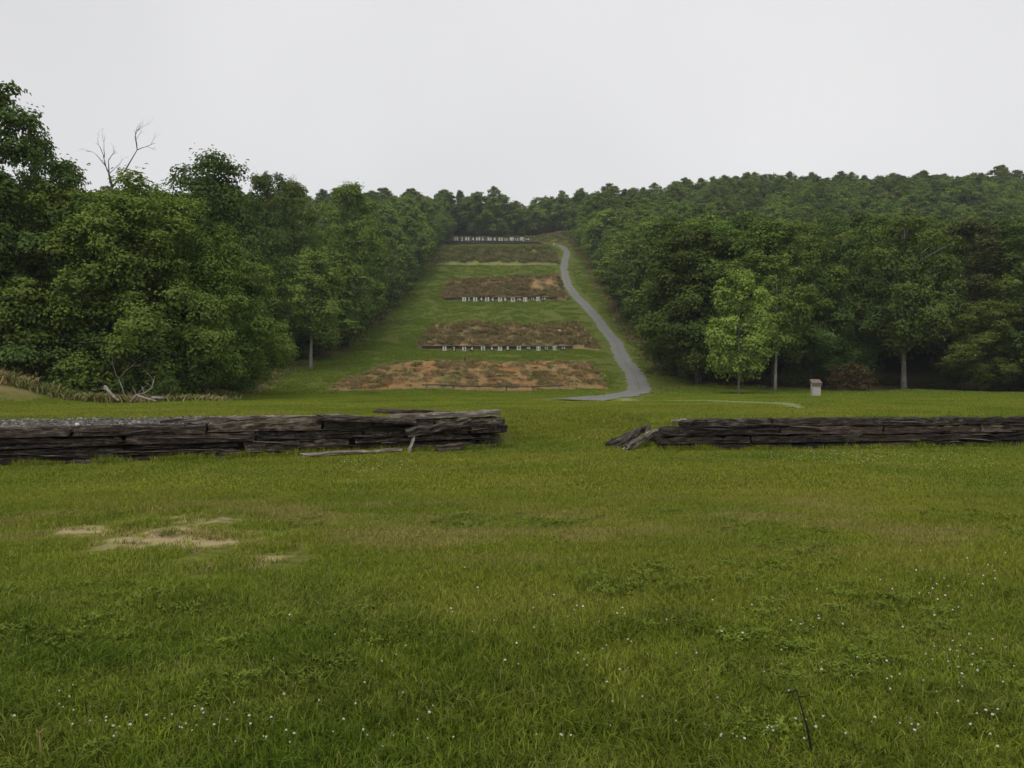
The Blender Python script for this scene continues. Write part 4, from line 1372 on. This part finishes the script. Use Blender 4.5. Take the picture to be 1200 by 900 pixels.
for k in range(1500):                                     # verges of the woods and the bank behind the boards
    Y = r2.uniform(95, 330); X = float(xr(Y)) + r2.uniform(-4.5, .5)
    if k % 3 == 0: Y = r2.uniform(44, 330); X = float(xl(Y)) + r2.uniform(-.5, 1.7)
    if k % 4 == 1: X = r2.uniform(-27, 27); Y = r2.uniform(323, 338)
    if road_dist(np.array([X]), np.array([Y]))[0] < 2.2: continue
    a = (0, 0, r2.uniform(0, 6.28)); s = r2.uniform(.6, 1.3) * (1 if Y < 150 else 1.4)
    t = (X, Y, tz(X, Y))
    if r2.random() < .55: P2.append(t); R2.append(a); S2.append((s, s, s))
    else: P_.append(t); Rr.append(a); Sc.append((s, s, s))
for k in range(420):                                      # rank weeds along the left wood's front and over the mound
    X = r2.uniform(-33, -17); Y = float(np.interp(X, [-33, -30, -20, -17], [38.6, 39.3, 42.3, 45])) + r2.uniform(-.6, 2.0)
    a = (0, 0, r2.uniform(0, 6.28)); s = r2.uniform(.6, 1.3); t = (X, Y, tz(X, Y))
    if (X < -24.5 and r2.random() < .6) or r2.random() < .15: P_.append(t); Rr.append(a); Sc.append((s, s, s * .8))
    else: P2.append(t); R2.append(a); S2.append((s, s, s * .85))
scatter("dry_weeds", P_, Rr, Sc, WD, "straw-coloured dry weeds covering the berms and verges", "weeds")
scatter("green_weeds", P2, R2, S2, WG, "scruffy green weeds on the berms and wood edges", "weeds")

# tufts hugging the feet and tops of the walls
WT = [blades(740 + k, .4, 130, .07, .2, .008, M_blade, "wall_grass_patch", .5, clump=9) for k in range(3)]
P_, Rr, Sc = [], [], []
for (A, B, n, q0) in ((LW0, LW1, 230, 0), (RW0, RW1, 230, 0)):
    d = (B - A); L_ = d.length; d.normalize(); nn = Vector((-d.y, d.x, 0))
    for k in range(n):
        s = r2.uniform(0, L_); back = r2.random() < .5
        p = A + d * s + nn * (r2.uniform(.62, 1.0) if back else r2.uniform(-.16, -.06))
        if back and A is LW0 and s < 8: continue
        P_.append((p.x, p.y, float(terr(p.x, p.y)))); Rr.append((0, 0, r2.uniform(0, 6.28))); q = r2.uniform(.5, 1.0); Sc.append((q, q, q * r2.uniform(.6, 1.2)))
scatter("wall_grass", P_, Rr, Sc, WT, "longer grass growing along the feet and tops of the timber walls", "grass")

# ------------------------------------------------------------------ clover blossoms
mb = MB()
r_ = random.Random(5)
fv = MB()
for k in range(46):
    t = math.acos(1 - 1.55 * (k + .5) / 46); a = k * 2.39996
    d = Vector((math.sin(t) * math.cos(a), math.sin(t) * math.sin(a), math.cos(t))); u = d.orthogonal().normalized() * .0016; w3 = d.cross(u)
    p = d * .005; q = d * .0105
    fv.add([p + u, p - u, q - u * .7 + w3 * .5, q + u * .7 + w3 * .5], [(0, 1, 2, 3)])
CORE = MB(); CORE.tube([(0, 0, -.005), (0, 0, -.002), (0, 0, .005), (0, 0, .007)], [.003, .007, .006, .002], 7)
fv.add(CORE.v, CORE.f)
HEAD = fv.mesh("blossom", M_flower)
st = MB(); st.tube([(.012, 0, -.10), (.003, 0, -.04), (0, 0, -.003)], [.0012, .001, .001], 4); STEM = st.mesh("stem", M_stem)
spots = []
for (cx, cy, sx, sy, n) in ((230, 865, 60, 20, 14), (70, 850, 50, 25, 8), (300, 880, 40, 14, 8), (480, 885, 80, 12, 7), (860, 885, 60, 10, 8), (930, 878, 40, 14, 10),
                            (1000, 800, 90, 30, 15), (1150, 760, 50, 45, 13), (1120, 790, 60, 30, 14), (960, 740, 40, 12, 7), (800, 770, 120, 40, 14), (690, 800, 90, 50, 10),
                            (1050, 870, 100, 20, 12), (400, 850, 120, 25, 10), (640, 885, 40, 8, 4), (130, 870, 60, 16, 10), (560, 790, 200, 60, 12), (1170, 850, 40, 30, 6)):
    for k in range(n):
        px = r2.normal(cx, sx * .6); py = min(915, r2.normal(cy, sy * .6))
        if py < 690: continue
        spots.append(lawn(px, py))
for (X, Y) in spots:
    s = r2.uniform(.34, .64); hgt_ = r2.uniform(.05, .10)
    root = empty("clover_flower", (X, Y, tz(X, Y))); root.rotation_euler = (R(r2.normal(0, 10)), R(r2.normal(0, 10)), r2.uniform(0, 6.28))
    tag(root, "small white clover blossom in the near grass", "flower", "clover blossoms in the near grass")
    obj("blossom", HEAD, root, (0, 0, hgt_), (0, 0, 0), (s, s, s)); obj("stem", STEM, root, (0, 0, hgt_), (0, 0, 0), (1, 1, hgt_ / .1))
# those too far away to tell apart
V_ = []; F_ = []
for (cx, cy, sx, sy, n) in ((985, 538, 45, 4, 110), (440, 552, 40, 4, 36), (1120, 690, 60, 25, 30), (1080, 545, 60, 5, 40), (700, 730, 200, 30, 20)):
    for k in range(n):
        X, Y = lawn(r2.normal(cx, sx), r2.normal(cy, sy)); z = tz(X, Y) + r2.uniform(.06, .1); o = len(V_); q = r2.uniform(.006, .010)
        V_ += [(X-q, Y, z), (X, Y-q, z), (X+q, Y, z), (X, Y+q, z), (X, Y, z+q*.9), (X, Y, z-q*.6)]
        F_ += [(o, o+1, o+4), (o+1, o+2, o+4), (o+2, o+3, o+4), (o+3, o, o+4), (o+1, o, o+5), (o+2, o+1, o+5), (o+3, o+2, o+5), (o, o+3, o+5)]
tag(obj("clover_flowers", mesh_tris("clover_flowers", V_, F_, [M_flower])), "specks of white clover in the lawn before the right wall", "flowers", None, "stuff")

# dark dead stalk in the right foreground and a pale one at the left
def stalk(name, px0, py0, px1, py1, Y, mat, r0, label, twigs):
    a = Vector(P3(px0, py0, Y)); b = Vector(P3(px1, py1, Y + .05))
    a.z = min(a.z, 0.0); o0 = Vector((a.x, a.y, tz(a.x, a.y))); root = empty(name, o0); tag(root, label, "weed")
    mb = MB(); m_ = a.lerp(b, .5) + Vector((.006, 0, 0))
    mb.tube([a - o0 - Vector((0, 0, .03)), m_ - o0, b - o0], [r0 * 1.3, r0, r0 * .6], 6); obj("stem", mb.mesh("stem", mat, True), root)
    for (t, dx, dz) in twigs:
        p = a.lerp(b, t) - o0; mb = MB(); mb.tube([p, p + Vector((dx * .5, .004, dz * .7)), p + Vector((dx, .008, dz))], [r0 * .75, r0 * .7, r0 * .3], 5)
        obj("twig", mb.mesh("twig", mat, True), root)


stalk("dead_stalk", 959, 905, 935, 809, 3.25, M_stalk, .0042, "thin dark dead stalk with a crossed tip in the right foreground", [(.97, -.058, -.012), (.9, .036, -.004)])
stalk("dead_stalk", 890, 905, 908, 872, 3.2, M_stalk, .0028, "short dark twig slanting beside the taller dead stalk", [])
stalk("seed_stalk", 42, 900, 42, 862, 3.2, M_weed, .0045, "pale upright seed stalk in the lower left corner", [(.95, -.018, .02), (.95, .018, .022)])
stalk("dead_stalk", 97, 848, 96, 818, 3.6, M_stalk, .003, "thin black stem upright in the lower left grass", [])

# ------------------------------------------------------------------ haze
zmax = 115.0
mb = MB(); mb.box(-620, 620, -150, 760, -12, zmax)
N = NT("haze_air"); pv = N.n("ShaderNodeVolumePrincipled")
pv.inputs['Color'].default_value = (.86, .91, .97, 1); pv.inputs['Density'].default_value = HAZE_DENSITY; pv.inputs['Anisotropy'].default_value = 0.0
N.l(pv.outputs[0], N.out.inputs['Volume'])
tag(obj("haze", mb.mesh("haze", N.m)), "thin grey haze over the whole valley", "haze", None, "stuff")
